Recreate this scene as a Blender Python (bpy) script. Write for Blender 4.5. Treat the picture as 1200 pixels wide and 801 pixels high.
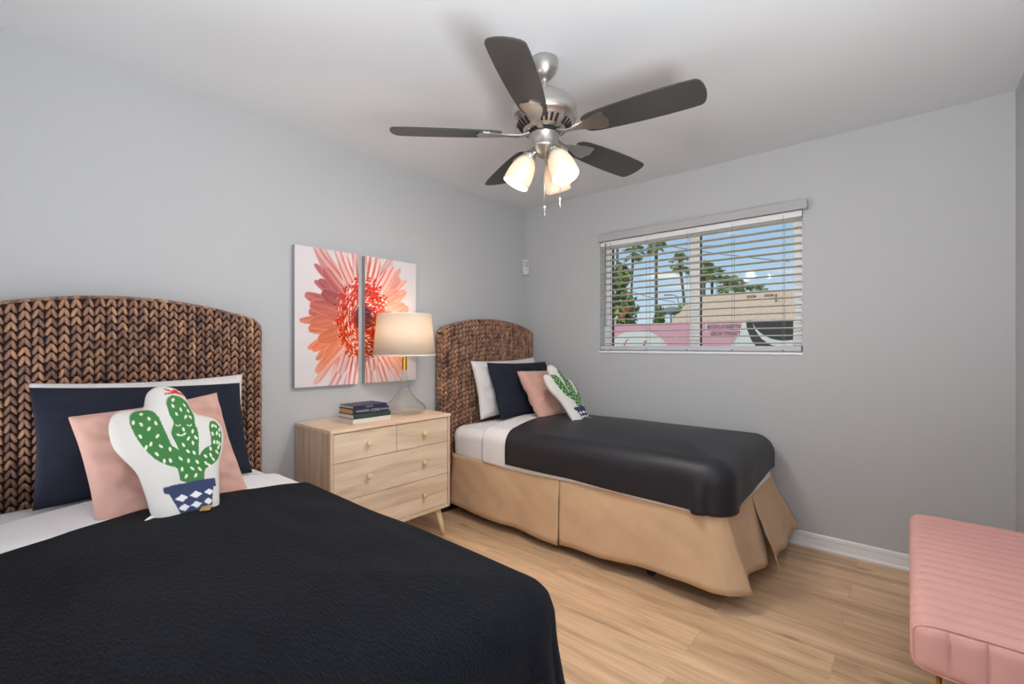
import bpy, bmesh, math, random
import numpy as np
from mathutils import Vector, Matrix, noise

for o in list(bpy.data.objects):
    bpy.data.objects.remove(o)
scn = bpy.context.scene
COL = scn.collection
PI = math.pi


def lin(r, g, b, a=1.0):
    def f(c):
        c /= 255.0
        return c / 12.92 if c <= 0.04045 else ((c + 0.055) / 1.055) ** 2.4
    return (f(r), f(g), f(b), a)


# ------------------------------------------------------------------ camera
# frame taken as 1200 x 801; focal length 540 px; horizon at y = 404
TH = math.atan2(465, 540)
cam_d = bpy.data.cameras.new('camera')
cam = bpy.data.objects.new('camera', cam_d)
COL.objects.link(cam)
cam_d.sensor_fit = 'HORIZONTAL'
cam_d.sensor_width = 36.0
cam_d.lens = 540.0 / 1200.0 * 36.0
cam_d.shift_y = 3.5 / 1200.0
cam_d.clip_start = 0.02
cam_d.clip_end = 500
cam.location = (2.659, -3.273, 1.2145)
cam.rotation_euler = (PI / 2, 0, TH)
scn.camera = cam

# ------------------------------------------------------------------ view
scn.view_settings.view_transform = 'Standard'
scn.view_settings.look = 'None'
scn.view_settings.exposure = 0.29
scn.view_settings.gamma = 1.0
scn.view_settings.use_curve_mapping = False

# ------------------------------------------------------------------ sky
world = bpy.data.worlds.new('sky')
scn.world = world
world.use_nodes = True
wn = world.node_tree.nodes
wl = world.node_tree.links
bg = wn['Background']
tcw = wn.new('ShaderNodeTexCoord')
sepw = wn.new('ShaderNodeSeparateXYZ')
wl.new(tcw.outputs['Generated'], sepw.inputs[0])
rampw = wn.new('ShaderNodeValToRGB')
rampw.color_ramp.elements[0].position = 0.0
rampw.color_ramp.elements[0].color = lin(206, 226, 238)
rampw.color_ramp.elements[1].position = 0.30
rampw.color_ramp.elements[1].color = lin(140, 185, 228)
wl.new(sepw.outputs['Z'], rampw.inputs[0])
mapw = wn.new('ShaderNodeMapping')
mapw.inputs['Scale'].default_value = (3, 3, 14)
wl.new(tcw.outputs['Generated'], mapw.inputs[0])
nw = wn.new('ShaderNodeTexNoise')
nw.inputs['Scale'].default_value = 2.2
nw.inputs['Detail'].default_value = 4
wl.new(mapw.outputs[0], nw.inputs['Vector'])
crw = wn.new('ShaderNodeValToRGB')
crw.color_ramp.elements[0].position = 0.64
crw.color_ramp.elements[1].position = 0.75
wl.new(nw.outputs['Fac'], crw.inputs[0])
mixw = wn.new('ShaderNodeMixRGB')
mixw.inputs[2].default_value = lin(245, 244, 240)
wl.new(crw.outputs[0], mixw.inputs[0])
wl.new(rampw.outputs[0], mixw.inputs[1])
wl.new(mixw.outputs[0], bg.inputs[0])
bg.inputs[1].default_value = 0.86


def lamp(name, kind, loc, energy, color=(1, 1, 1), rot=(0, 0, 0), **kw):
    d = bpy.data.lights.new(name, kind)
    d.energy = energy
    d.color = color
    for k, v in kw.items():
        setattr(d, k, v)
    o = bpy.data.objects.new(name, d)
    o.location = loc
    o.rotation_euler = rot
    COL.objects.link(o)
    return o


# sun over the back of the house, shining on the garden wall and palms
lamp('sun', 'SUN', (0, -5, 12), 2.1, (1.0, 0.95, 0.86), (math.radians(48), 0, math.radians(-28)), angle=0.01)
# unseen area fill added outside the right wall opening to brighten the room
lamp('side_fill', 'AREA', (3.35, -2.9, 1.3), 7, (0.96, 0.98, 1.0), (0, math.radians(76), 0),
     shape='RECTANGLE', size=1.4, size_y=0.95)
# added area fill behind the camera, out of view, thrown up at the ceiling
lamp('rear_up_fill', 'AREA', (1.55, -3.37, 0.75), 7, (0.95, 0.975, 1.0), (math.radians(160), 0, 0),
     shape='RECTANGLE', size=2.6, size_y=0.14)
lamp('right_up_fill', 'AREA', (2.87, -2.98, 1.15), 37, (0.95, 0.975, 1.0), (math.radians(170), math.radians(-10), 0),
     shape='RECTANGLE', size=0.28, size_y=0.8)  # added up-light, unseen to the right of the camera, brightens the ceiling


# ------------------------------------------------------------------ materials
def base_mat(name):
    m = bpy.data.materials.new(name)
    m.use_nodes = True
    nt = m.node_tree
    return m, nt, nt.nodes['Principled BSDF']


def mat(name, col, rough=0.6, metal=0.0, spec=0.4, var=0.0, vscale=6.0, bump=0.0, bscale=80.0, sheen=0.0,
        stretch=(1, 1, 1), bdist=0.002):
    m, nt, b = base_mat(name)
    b.inputs['Base Color'].default_value = col
    b.inputs['Roughness'].default_value = rough
    b.inputs['Metallic'].default_value = metal
    b.inputs['Specular IOR Level'].default_value = spec
    if sheen:
        b.inputs['Sheen Weight'].default_value = sheen
    if var or bump:
        tc = nt.nodes.new('ShaderNodeTexCoord')
        mp = nt.nodes.new('ShaderNodeMapping')
        mp.inputs['Scale'].default_value = stretch
        nt.links.new(tc.outputs['Object'], mp.inputs[0])
    if var:
        n = nt.nodes.new('ShaderNodeTexNoise')
        n.inputs['Scale'].default_value = vscale
        n.inputs['Detail'].default_value = 4
        nt.links.new(mp.outputs[0], n.inputs['Vector'])
        cr = nt.nodes.new('ShaderNodeValToRGB')
        cr.color_ramp.elements[0].position = 0.3
        cr.color_ramp.elements[1].position = 0.7
        cr.color_ramp.elements[0].color = tuple(c * (1 - var) for c in col[:3]) + (1,)
        cr.color_ramp.elements[1].color = tuple(min(1, c * (1 + var)) for c in col[:3]) + (1,)
        nt.links.new(n.outputs['Fac'], cr.inputs[0])
        nt.links.new(cr.outputs[0], b.inputs['Base Color'])
    if bump:
        n2 = nt.nodes.new('ShaderNodeTexNoise')
        n2.inputs['Scale'].default_value = bscale
        n2.inputs['Detail'].default_value = 3
        nt.links.new(mp.outputs[0], n2.inputs['Vector'])
        bp = nt.nodes.new('ShaderNodeBump')
        bp.inputs['Strength'].default_value = bump
        bp.inputs['Distance'].default_value = bdist
        nt.links.new(n2.outputs['Fac'], bp.inputs['Height'])
        nt.links.new(bp.outputs[0], b.inputs['Normal'])
    return m


def attr_mat(name, rough=0.7, bump=0.0, bscale=400):
    m, nt, b = base_mat(name)
    a = nt.nodes.new('ShaderNodeAttribute')
    a.attribute_name = 'print'
    nt.links.new(a.outputs['Color'], b.inputs['Base Color'])
    b.inputs['Roughness'].default_value = rough
    b.inputs['Specular IOR Level'].default_value = 0.25
    if bump:
        tc = nt.nodes.new('ShaderNodeTexCoord')
        n2 = nt.nodes.new('ShaderNodeTexNoise')
        n2.inputs['Scale'].default_value = bscale
        nt.links.new(tc.outputs['Object'], n2.inputs['Vector'])
        bp = nt.nodes.new('ShaderNodeBump')
        bp.inputs['Strength'].default_value = bump
        bp.inputs['Distance'].default_value = 0.001
        nt.links.new(n2.outputs['Fac'], bp.inputs['Height'])
        nt.links.new(bp.outputs[0], b.inputs['Normal'])
    return m


def wood_mat(name, c1, c2, c3, axis='x', scale=1.0, rough=0.45, knots=0.0):
    m, nt, b = base_mat(name)
    N = nt.nodes.new
    L = nt.links.new
    tc = N('ShaderNodeTexCoord')
    mp = N('ShaderNodeMapping')
    s = {'x': (1.2, 14, 14), 'y': (14, 1.2, 14), 'z': (14, 14, 1.2)}[axis]
    mp.inputs['Scale'].default_value = tuple(k * scale for k in s)
    L(tc.outputs['Object'], mp.inputs[0])
    n1 = N('ShaderNodeTexNoise')
    n1.inputs['Scale'].default_value = 1.6
    n1.inputs['Detail'].default_value = 6
    n1.inputs['Distortion'].default_value = 0.6
    L(mp.outputs[0], n1.inputs['Vector'])
    cr = N('ShaderNodeValToRGB')
    cr.color_ramp.elements[0].position = 0.30
    cr.color_ramp.elements[0].color = c1
    cr.color_ramp.elements[1].position = 0.72
    cr.color_ramp.elements[1].color = c3
    e = cr.color_ramp.elements.new(0.5)
    e.color = c2
    L(n1.outputs['Fac'], cr.inputs[0])
    L(cr.outputs[0], b.inputs['Base Color'])
    b.inputs['Roughness'].default_value = rough
    b.inputs['Specular IOR Level'].default_value = 0.35
    return m


def floor_mat():
    m, nt, b = base_mat('oak_laminate')
    N = nt.nodes.new
    L = nt.links.new
    tc = N('ShaderNodeTexCoord')
    br = N('ShaderNodeTexBrick')
    br.inputs['Scale'].default_value = 1.0
    br.inputs['Brick Width'].default_value = 1.22
    br.inputs['Row Height'].default_value = 0.18
    br.inputs['Mortar Size'].default_value = 0.0012
    br.inputs['Mortar Smooth'].default_value = 0.3
    br.inputs['Color1'].default_value = (0.1, 0.1, 0.1, 1)
    br.inputs['Color2'].default_value = (0.9, 0.9, 0.9, 1)
    br.inputs['Mortar'].default_value = (0.5, 0.5, 0.5, 1)
    br.offset = 0.37
    L(tc.outputs['Object'], br.inputs['Vector'])
    # shift the grain per plank
    add = N('ShaderNodeVectorMath')
    add.operation = 'MULTIPLY_ADD'
    add.inputs[1].default_value = (17, 31, 0)
    L(br.outputs['Color'], add.inputs[0])
    L(tc.outputs['Object'], add.inputs[2])
    mp = N('ShaderNodeMapping')
    mp.inputs['Scale'].default_value = (0.9, 8, 1)
    L(add.outputs[0], mp.inputs[0])
    n1 = N('ShaderNodeTexNoise')
    n1.inputs['Scale'].default_value = 1.5
    n1.inputs['Detail'].default_value = 7
    n1.inputs['Roughness'].default_value = 0.6
    n1.inputs['Distortion'].default_value = 0.8
    L(mp.outputs[0], n1.inputs['Vector'])
    cr = N('ShaderNodeValToRGB')
    cr.color_ramp.elements[0].position = 0.25
    cr.color_ramp.elements[0].color = lin(178, 140, 108)
    cr.color_ramp.elements[1].position = 0.75
    cr.color_ramp.elements[1].color = lin(240, 208, 172)
    e = cr.color_ramp.elements.new(0.5)
    e.color = lin(222, 184, 146)
    L(n1.outputs['Fac'], cr.inputs[0])
    mp3 = N('ShaderNodeMapping')
    mp3.inputs['Scale'].default_value = (3.5, 70, 1)
    L(add.outputs[0], mp3.inputs[0])
    n3 = N('ShaderNodeTexNoise')
    n3.inputs['Scale'].default_value = 1.0
    n3.inputs['Detail'].default_value = 5
    L(mp3.outputs[0], n3.inputs['Vector'])
    gr = N('ShaderNodeMapRange')
    gr.inputs['From Min'].default_value = 0.3
    gr.inputs['From Max'].default_value = 0.7
    gr.inputs['To Min'].default_value = 0.88
    gr.inputs['To Max'].default_value = 1.08
    L(n3.outputs['Fac'], gr.inputs[0])
    # plank to plank tone
    hsv = N('ShaderNodeHueSaturation')
    mr = N('ShaderNodeMapRange')
    mr.inputs['To Min'].default_value = 0.86
    mr.inputs['To Max'].default_value = 1.1
    L(br.outputs['Color'], mr.inputs[0])
    vm = N('ShaderNodeMath')
    vm.operation = 'MULTIPLY'
    L(mr.outputs[0], vm.inputs[0])
    L(gr.outputs[0], vm.inputs[1])
    L(vm.outputs[0], hsv.inputs['Value'])
    L(cr.outputs[0], hsv.inputs['Color'])
    # knots
    mp2 = N('ShaderNodeMapping')
    mp2.inputs['Scale'].default_value = (1.6, 4.5, 1)
    L(add.outputs[0], mp2.inputs[0])
    vo = N('ShaderNodeTexVoronoi')
    vo.inputs['Scale'].default_value = 1.0
    L(mp2.outputs[0], vo.inputs['Vector'])
    kr = N('ShaderNodeValToRGB')
    kr.color_ramp.elements[0].position = 0.02
    kr.color_ramp.elements[0].color = (1, 1, 1, 1)
    kr.color_ramp.elements[1].position = 0.11
    kr.color_ramp.elements[1].color = (0, 0, 0, 1)
    L(vo.outputs['Distance'], kr.inputs[0])
    mk = N('ShaderNodeMixRGB')
    mk.inputs[2].default_value = lin(122, 84, 58)
    kmul = N('ShaderNodeMath')
    kmul.operation = 'MULTIPLY'
    kmul.inputs[1].default_value = 0.7
    L(kr.outputs[0], kmul.inputs[0])
    L(kmul.outputs[0], mk.inputs[0])
    L(hsv.outputs[0], mk.inputs[1])
    # seams
    ms = N('ShaderNodeMixRGB')
    ms.inputs[2].default_value = lin(140, 100, 70)
    sm = N('ShaderNodeMath')
    sm.operation = 'MULTIPLY'
    sm.inputs[1].default_value = 0.32
    L(br.outputs['Fac'], sm.inputs[0])
    L(sm.outputs[0], ms.inputs[0])
    L(mk.outputs[0], ms.inputs[1])
    L(ms.outputs[0], b.inputs['Base Color'])
    b.inputs['Roughness'].default_value = 0.42
    b.inputs['Specular IOR Level'].default_value = 0.35
    return m


def woven_mat():
    m, nt, b = base_mat('woven_banana_leaf')
    N = nt.nodes.new
    L = nt.links.new
    g = N('ShaderNodeNewGeometry')
    cr = N('ShaderNodeValToRGB')
    els = cr.color_ramp.elements
    els[0].position = 0.0
    els[0].color = lin(58, 44, 44)
    els[1].position = 1.0
    els[1].color = lin(222, 176, 132)
    for p, c in ((0.3, lin(118, 88, 78)), (0.55, lin(158, 120, 100)), (0.8, lin(182, 138, 108))):
        e = els.new(p)
        e.color = c
    # half per strand, half long stretches along each braid
    tc = N('ShaderNodeTexCoord')
    mp = N('ShaderNodeMapping')
    mp.inputs['Scale'].default_value = (1, 30, 5)
    L(tc.outputs['Object'], mp.inputs[0])
    n = N('ShaderNodeTexNoise')
    n.inputs['Scale'].default_value = 1.0
    n.inputs['Detail'].default_value = 2
    L(mp.outputs[0], n.inputs['Vector'])
    mx = N('ShaderNodeMath')
    mx.operation = 'MULTIPLY'
    mx.inputs[1].default_value = 0.45
    L(g.outputs['Random Per Island'], mx.inputs[0])
    md = N('ShaderNodeMath')
    md.operation = 'MULTIPLY_ADD'
    md.inputs[1].default_value = 1.3
    md.inputs[2].default_value = -0.36
    L(n.outputs['Fac'], md.inputs[0])
    ad = N('ShaderNodeMath')
    ad.operation = 'ADD'
    ad.use_clamp = True
    L(mx.outputs[0], ad.inputs[0])
    L(md.outputs[0], ad.inputs[1])
    L(ad.outputs[0], cr.inputs[0])
    L(cr.outputs[0], b.inputs['Base Color'])
    b.inputs['Roughness'].default_value = 0.5
    b.inputs['Specular IOR Level'].default_value = 0.35
    return m


def translucent_mat(name, col, tcol, fac=0.5, rough=0.6):
    m = bpy.data.materials.new(name)
    m.use_nodes = True
    nt = m.node_tree
    nt.nodes.clear()
    out = nt.nodes.new('ShaderNodeOutputMaterial')
    d = nt.nodes.new('ShaderNodeBsdfPrincipled')
    d.inputs['Base Color'].default_value = col
    d.inputs['Roughness'].default_value = rough
    t = nt.nodes.new('ShaderNodeBsdfTranslucent')
    t.inputs['Color'].default_value = tcol
    mx = nt.nodes.new('ShaderNodeMixShader')
    mx.inputs[0].default_value = fac
    nt.links.new(d.outputs[0], mx.inputs[1])
    nt.links.new(t.outputs[0], mx.inputs[2])
    nt.links.new(mx.outputs[0], out.inputs[0])
    return m


def pane_mat(name, base=0.008):
    m = bpy.data.materials.new(name)
    m.use_nodes = True
    nt = m.node_tree
    nt.nodes.clear()
    out = nt.nodes.new('ShaderNodeOutputMaterial')
    t = nt.nodes.new('ShaderNodeBsdfTransparent')
    t.inputs['Color'].default_value = (0.96, 0.975, 0.97, 1)
    g = nt.nodes.new('ShaderNodeBsdfGlossy')
    g.inputs['Roughness'].default_value = 0.02
    lw = nt.nodes.new('ShaderNodeLayerWeight')
    lw.inputs['Blend'].default_value = 0.5
    pw = nt.nodes.new('ShaderNodeMath')
    pw.operation = 'POWER'
    pw.inputs[1].default_value = 4.0
    nt.links.new(lw.outputs['Facing'], pw.inputs[0])
    fr = nt.nodes.new('ShaderNodeMath')
    fr.operation = 'MULTIPLY_ADD'
    fr.inputs[1].default_value = 0.55
    fr.inputs[2].default_value = base
    nt.links.new(pw.outputs[0], fr.inputs[0])
    mx = nt.nodes.new('ShaderNodeMixShader')
    nt.links.new(fr.outputs[0], mx.inputs[0])
    nt.links.new(t.outputs[0], mx.inputs[1])
    nt.links.new(g.outputs[0], mx.inputs[2])
    nt.links.new(mx.outputs[0], out.inputs[0])
    return m


def glass_mat(name):
    m, nt, b = base_mat(name)
    b.inputs['Base Color'].default_value = (0.97, 0.985, 0.985, 1)
    b.inputs['Roughness'].default_value = 0.0
    b.inputs['IOR'].default_value = 1.45
    b.inputs['Transmission Weight'].default_value = 1.0
    return m


def emit_mat(name, col, strength):
    m, nt, b = base_mat(name)
    b.inputs['Base Color'].default_value = col
    b.inputs['Emission Color'].default_value = col
    b.inputs['Emission Strength'].default_value = strength
    return m


M = {}
M['wall'] = mat('wall_paint', lin(195, 196, 198), 0.75, spec=0.2, bump=0.05, bscale=220, bdist=0.001)
M['ceil'] = mat('ceiling_paint', lin(222, 224, 227), 0.85, spec=0.15, bump=0.05, bscale=160, bdist=0.001)
M['trim'] = mat('white_trim', lin(246, 249, 252), 0.35, spec=0.4)
M['vinyl'] = mat('white_vinyl', lin(250, 252, 254), 0.35, spec=0.4)
M['valance'] = mat('grey_valance', lin(182, 181, 182), 0.6)
M['slat'] = mat('blind_slat', lin(218, 209, 190), 0.45, spec=0.3)
M['rail'] = mat('blind_rail', lin(206, 206, 210), 0.45, spec=0.3)
M['cord'] = mat('blind_cord', lin(140, 140, 142), 0.8)
M['wand'] = mat('blind_wand', lin(120, 124, 128), 0.3)
M['floor'] = floor_mat()
M['woven'] = woven_mat()
M['backboard'] = mat('dark_backing', lin(42, 28, 22), 0.8)
M['white_sheet'] = mat('white_cotton', lin(242, 239, 240), 0.85, spec=0.15, bump=0.25, bscale=25, bdist=0.006, sheen=0.2)
M['white_pillow'] = mat('white_pillowcase', lin(230, 226, 226), 0.85, spec=0.15, bump=0.3, bscale=14, bdist=0.01, sheen=0.2)
M['navy'] = mat('navy_cotton', lin(40, 43, 56), 0.9, spec=0.1, var=0.12, vscale=10, bump=0.3, bscale=260, bdist=0.0015, sheen=0.05)
M['crinkle'] = mat('charcoal_crinkle_cotton', lin(14, 17, 25), 0.85, spec=0.12, var=0.2, vscale=4, bump=1.0, bscale=26,
                   stretch=(2.2, 9, 9), bdist=0.007, sheen=0.03)
M['satin'] = mat('charcoal_smooth_cotton', lin(34, 34, 41), 0.5, spec=0.42, var=0.08, vscale=3, bump=0.12, bscale=9,
                 bdist=0.01, sheen=0.03)
M['pink'] = mat('dusty_pink_cotton', lin(212, 166, 152), 0.9, spec=0.1, var=0.06, vscale=6, bump=0.3, bscale=12, bdist=0.008, sheen=0.25)
M['velvet'] = mat('pink_velvet', lin(232, 176, 168), 0.8, spec=0.15, var=0.05, vscale=5, sheen=0.12)
M['skirt'] = mat('tan_twill', lin(214, 180, 146), 0.85, spec=0.15, var=0.05, vscale=5, bump=0.25, bscale=9, bdist=0.012, sheen=0.1)
M['boxspring'] = mat('box_spring_ticking', lin(215, 212, 208), 0.9)
M['black'] = mat('black_plastic', lin(28, 28, 30), 0.45)
M['gold'] = mat('brushed_gold', lin(206, 150, 70), 0.3, metal=1.0)
M['goldtag'] = mat('gold_tag', lin(196, 158, 88), 0.5, metal=0.3)
M['brass'] = mat('brass', lin(212, 160, 66), 0.3, metal=0.9)
M['nickel'] = mat('brushed_nickel', lin(200, 196, 190), 0.32, metal=1.0)
M['blade'] = mat('charcoal_blade', lin(62, 61, 61), 0.4, spec=0.35, var=0.08, vscale=3, stretch=(1, 6, 6))
M['vent'] = mat('dark_vent', lin(30, 26, 24), 0.7)
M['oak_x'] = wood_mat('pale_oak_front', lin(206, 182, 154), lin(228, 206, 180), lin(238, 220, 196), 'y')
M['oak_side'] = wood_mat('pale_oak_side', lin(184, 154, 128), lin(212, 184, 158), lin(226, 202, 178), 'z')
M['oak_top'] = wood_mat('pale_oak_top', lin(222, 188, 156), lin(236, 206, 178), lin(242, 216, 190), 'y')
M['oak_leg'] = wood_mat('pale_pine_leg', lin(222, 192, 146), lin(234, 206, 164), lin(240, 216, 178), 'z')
M['groove'] = mat('drawer_gap', lin(112, 84, 62), 0.8)
M['shade'] = translucent_mat('linen_shade', lin(238, 232, 222), lin(240, 226, 206), 0.5, 0.9)
M['frosted'] = translucent_mat('frosted_glass', lin(244, 236, 226), lin(190, 164, 130), 0.22, 0.3)
M['glass'] = pane_mat('clear_glass', 0.045)
M['glass'].node_tree.nodes['Transparent BSDF'].inputs['Color'].default_value = (0.985, 0.99, 0.988, 1)
M['pane'] = pane_mat('window_pane')
M['bulb'] = emit_mat('lit_bulb', (1.0, 0.9, 0.76, 1), 2.0)
M['canvas'] = attr_mat('printed_canvas', 0.7, 0.1)
M['canvas_edge'] = mat('canvas_edge', lin(170, 168, 168), 0.8)
M['printed'] = attr_mat('printed_cotton', 0.85, 0.15, 300)
M['white_plastic'] = mat('white_plastic', lin(214, 214, 212), 0.4)
M['lens'] = mat('sensor_lens', lin(190, 190, 188), 0.25)
M['book_navy'] = mat('navy_book_cover', lin(44, 50, 84), 0.4)
M['book_dark'] = mat('dark_book_cover', lin(50, 50, 66), 0.4)
M['book_green'] = mat('dark_green_book_cover', lin(52, 72, 66), 0.4, var=0.25, vscale=30)
M['book_white'] = mat('cream_book_cover', lin(226, 214, 204), 0.5)
M['page_white'] = mat('white_pages', lin(224, 216, 206), 0.9, var=0.06, vscale=200, stretch=(1, 1, 20))
M['page_tan'] = mat('tan_pages', lin(206, 160, 110), 0.9, var=0.08, vscale=200, stretch=(1, 1, 20))
M['book_text'] = mat('silver_lettering', lin(200, 200, 208), 0.5)


# ------------------------------------------------------------------ helpers
def tag(o, label=None, cat=None, group=None, kind=None):
    if label:
        o['label'] = label
    if cat:
        o['category'] = cat
    if group:
        o['group'] = group
    if kind:
        o['kind'] = kind
    return o


def empty(name, loc, rz=0.0, label=None, cat=None, group=None, kind=None):
    o = bpy.data.objects.new(name, None)
    o.empty_display_size = 0.05
    o.location = loc
    o.rotation_euler = (0, 0, rz)
    COL.objects.link(o)
    return tag(o, label, cat, group, kind)


def link(name, me, m, parent=None, smooth=True):
    o = bpy.data.objects.new(name, me)
    COL.objects.link(o)
    ms = m if isinstance(m, (list, tuple)) else [m]
    for k in ms:
        me.materials.append(k)
    if smooth:
        me.polygons.foreach_set('use_smooth', [True] * len(me.polygons))
    if parent is not None:
        o.parent = parent
    return o


def pyd(name, v, f, m, parent=None, smooth=True):
    me = bpy.data.meshes.new(name)
    me.from_pydata([tuple(map(float, p)) for p in v], [], f)
    me.update()
    return link(name, me, m, parent, smooth)


def obj(name, bm, m, parent=None, smooth=False, recalc=True):
    if recalc:
        bmesh.ops.recalc_face_normals(bm, faces=bm.faces)
    me = bpy.data.meshes.new(name)
    bm.to_mesh(me)
    bm.free()
    return link(name, me, m, parent, smooth)


def box(bm, x0, y0, z0, x1, y1, z1, bev=0.0, seg=2, mi=0, M4=None):
    r = bmesh.ops.create_cube(bm, size=1.0)
    vs = r['verts']
    for v in vs:
        v.co = Vector(((x0 + x1) / 2 + v.co.x * (x1 - x0), (y0 + y1) / 2 + v.co.y * (y1 - y0),
                       (z0 + z1) / 2 + v.co.z * (z1 - z0)))
        if M4 is not None:
            v.co = M4 @ v.co
    fs = set(f for v in vs for f in v.link_faces)
    for f in fs:
        f.material_index = mi
    if bev > 0:
        es = list(set(e for v in vs for e in v.link_edges))
        bmesh.ops.bevel(bm, geom=es, offset=bev, segments=seg, affect='EDGES', profile=0.5)


def lathe(bm, prof, seg=32, M4=None, mi=0, closed=False):
    rings = []
    for (r, z) in prof:
        ring = []
        for k in range(seg):
            a = 2 * PI * k / seg
            c = Vector((r * math.cos(a), r * math.sin(a), z))
            ring.append(bm.verts.new(M4 @ c if M4 is not None else c))
        rings.append(ring)
    n = len(rings)
    for i in range(n if closed else n - 1):
        A, B = rings[i], rings[(i + 1) % n]
        for k in range(seg):
            f = bm.faces.new((A[k], A[(k + 1) % seg], B[(k + 1) % seg], B[k]))
            f.material_index = mi
    if not closed:
        for ring, (r, z) in ((rings[0], prof[0]), (rings[-1], prof[-1])):
            if r > 1e-5:
                f = bm.faces.new(ring)
                f.material_index = mi
    return rings


def tube(bm, pts, r, seg=8, mi=0, cap=True):
    pts = [Vector(p) for p in pts]
    rs = r if isinstance(r, (list, tuple)) else [r] * len(pts)
    rings = []
    up = None
    for i, p in enumerate(pts):
        t = (pts[min(i + 1, len(pts) - 1)] - pts[max(i - 1, 0)]).normalized()
        if up is None:
            up = Vector((0, 0, 1)) if abs(t.z) < 0.9 else Vector((1, 0, 0))
        s = t.cross(up).normalized()
        up = s.cross(t).normalized()
        rings.append([bm.verts.new(p + rs[i] * (math.cos(2 * PI * k / seg) * s + math.sin(2 * PI * k / seg) * up))
                      for k in range(seg)])
    for A, B in zip(rings, rings[1:]):
        for k in range(seg):
            f = bm.faces.new((A[k], A[(k + 1) % seg], B[(k + 1) % seg], B[k]))
            f.material_index = mi
    if cap:
        bm.faces.new(rings[0])
        bm.faces.new(rings[-1])


def prism(bm, pts, z0, z1, M4=None, mi=0):
    a = [bm.verts.new((M4 @ Vector((x, y, z0))) if M4 is not None else (x, y, z0)) for x, y in pts]
    b = [bm.verts.new((M4 @ Vector((x, y, z1))) if M4 is not None else (x, y, z1)) for x, y in pts]
    n = len(pts)
    fs = [bm.faces.new(a), bm.faces.new(b)]
    for i in range(n):
        fs.append(bm.faces.new((a[i], a[(i + 1) % n], b[(i + 1) % n], b[i])))
    for f in fs:
        f.material_index = mi


def solidify(o, th, offset=-1.0):
    md = o.modifiers.new('solid', 'SOLIDIFY')
    md.thickness = th
    md.offset = offset


def wav(x, y, z, s, seed=0):
    return noise.noise(Vector((x * s + seed * 7.3, y * s - seed * 3.1, z * s + seed * 1.7)))


def dup(root, loc=None, **kw):
    r = root.copy()
    COL.objects.link(r)
    if loc is not None:
        r.location = loc
    for k, v in kw.items():
        r[k] = v
    for ch in root.children:
        c = ch.copy()
        COL.objects.link(c)
        c.parent = r
        for g in ch.children:
            d = g.copy()
            COL.objects.link(d)
            d.parent = c
    return r


def text_obj(name, body, size, M4, m, parent=None, depth=0.0008, align='LEFT', sx=1.0):
    cu = bpy.data.curves.new(name, 'FONT')
    cu.body = body
    cu.size = size
    cu.extrude = depth
    cu.align_x = align
    cu.resolution_u = 2
    t = bpy.data.objects.new(name + '_tmp', cu)
    COL.objects.link(t)
    dg = bpy.context.evaluated_depsgraph_get()
    me = bpy.data.meshes.new_from_object(t.evaluated_get(dg))
    bpy.data.objects.remove(t)
    me.name = name
    me.transform(M4 @ Matrix.Diagonal((sx, 1, 1, 1)))
    me.materials.clear()
    return link(name, me, m, parent, False)


# ------------------------------------------------------------------ room shell
RX, RY, RH = 3.05, -3.47, 2.44
WX0, WX1, WZ0, WZ1 = 0.776, 2.172, 1.157, 2.04

bm = bmesh.new()
box(bm, -0.12, RY - 0.12, -0.10, RX + 0.9, 0.14, 0.0)
o = obj('floor', bm, M['floor'])
tag(o, 'oak plank laminate floor', 'floor', kind='structure')
bm = bmesh.new()
box(bm, -0.12, RY - 0.12, RH, RX + 0.9, 0.14, RH + 0.1)
tag(obj('ceiling', bm, M['ceil']), 'smooth pale ceiling', 'ceiling', kind='structure')
bm = bmesh.new()
box(bm, -0.12, RY - 0.12, 0, 0.0, 0.14, RH)
tag(obj('wall_left', bm, M['wall']), 'pale grey wall behind both headboards', 'wall', kind='structure')
bm = bmesh.new()
box(bm, 0, 0, 0, WX0, 0.14, RH)
box(bm, WX1, 0, 0, RX + 0.12, 0.14, RH)
box(bm, WX0, 0, 0, WX1, 0.14, WZ0)
box(bm, WX0, 0, WZ1, WX1, 0.14, RH)
bmesh.ops.remove_doubles(bm, verts=bm.verts, dist=1e-5)
tag(obj('wall_back', bm, M['wall']), 'pale grey wall with the window', 'wall', kind='structure')
# right wall, with an unseen opening added beside the camera for the fill
bm = bmesh.new()
box(bm, RX, -2.42, 0, RX + 0.12, 0.0, RH)
box(bm, RX, RY, 2.05, RX + 0.12, -2.42, RH)
box(bm, RX, RY - 0.12, 0, RX + 0.12, RY + 0.02, RH)
tag(obj('wall_right', bm, M['wall']), 'pale grey wall behind the pink bench', 'wall', kind='structure')
bm = bmesh.new()
box(bm, 0, RY - 0.12, 0, RX, RY, RH)
tag(obj('wall_front', bm, M['wall']), 'pale grey wall behind the camera', 'wall', kind='structure')


def baseboard(name, a, b, n):
    # profile swept from a to b; n is the direction into the room
    prof = [(0, 0), (0.014, 0), (0.014, 0.012), (0.010, 0.018), (0.009, 0.060), (0.012, 0.066), (0.012, 0.082), (0.006, 0.088), (0, 0.088)]
    bm = bmesh.new()
    A = [bm.verts.new((a[0] + n[0] * d, a[1] + n[1] * d, z)) for d, z in prof]
    B = [bm.verts.new((b[0] + n[0] * d, b[1] + n[1] * d, z)) for d, z in prof]
    bm.faces.new(A)
    bm.faces.new(B)
    for i in range(len(prof)):
        j = (i + 1) % len(prof)
        bm.faces.new((A[i], A[j], B[j], B[i]))
    tag(obj(name, bm, M['trim']), 'white moulded baseboard', 'baseboard', kind='structure')


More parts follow.
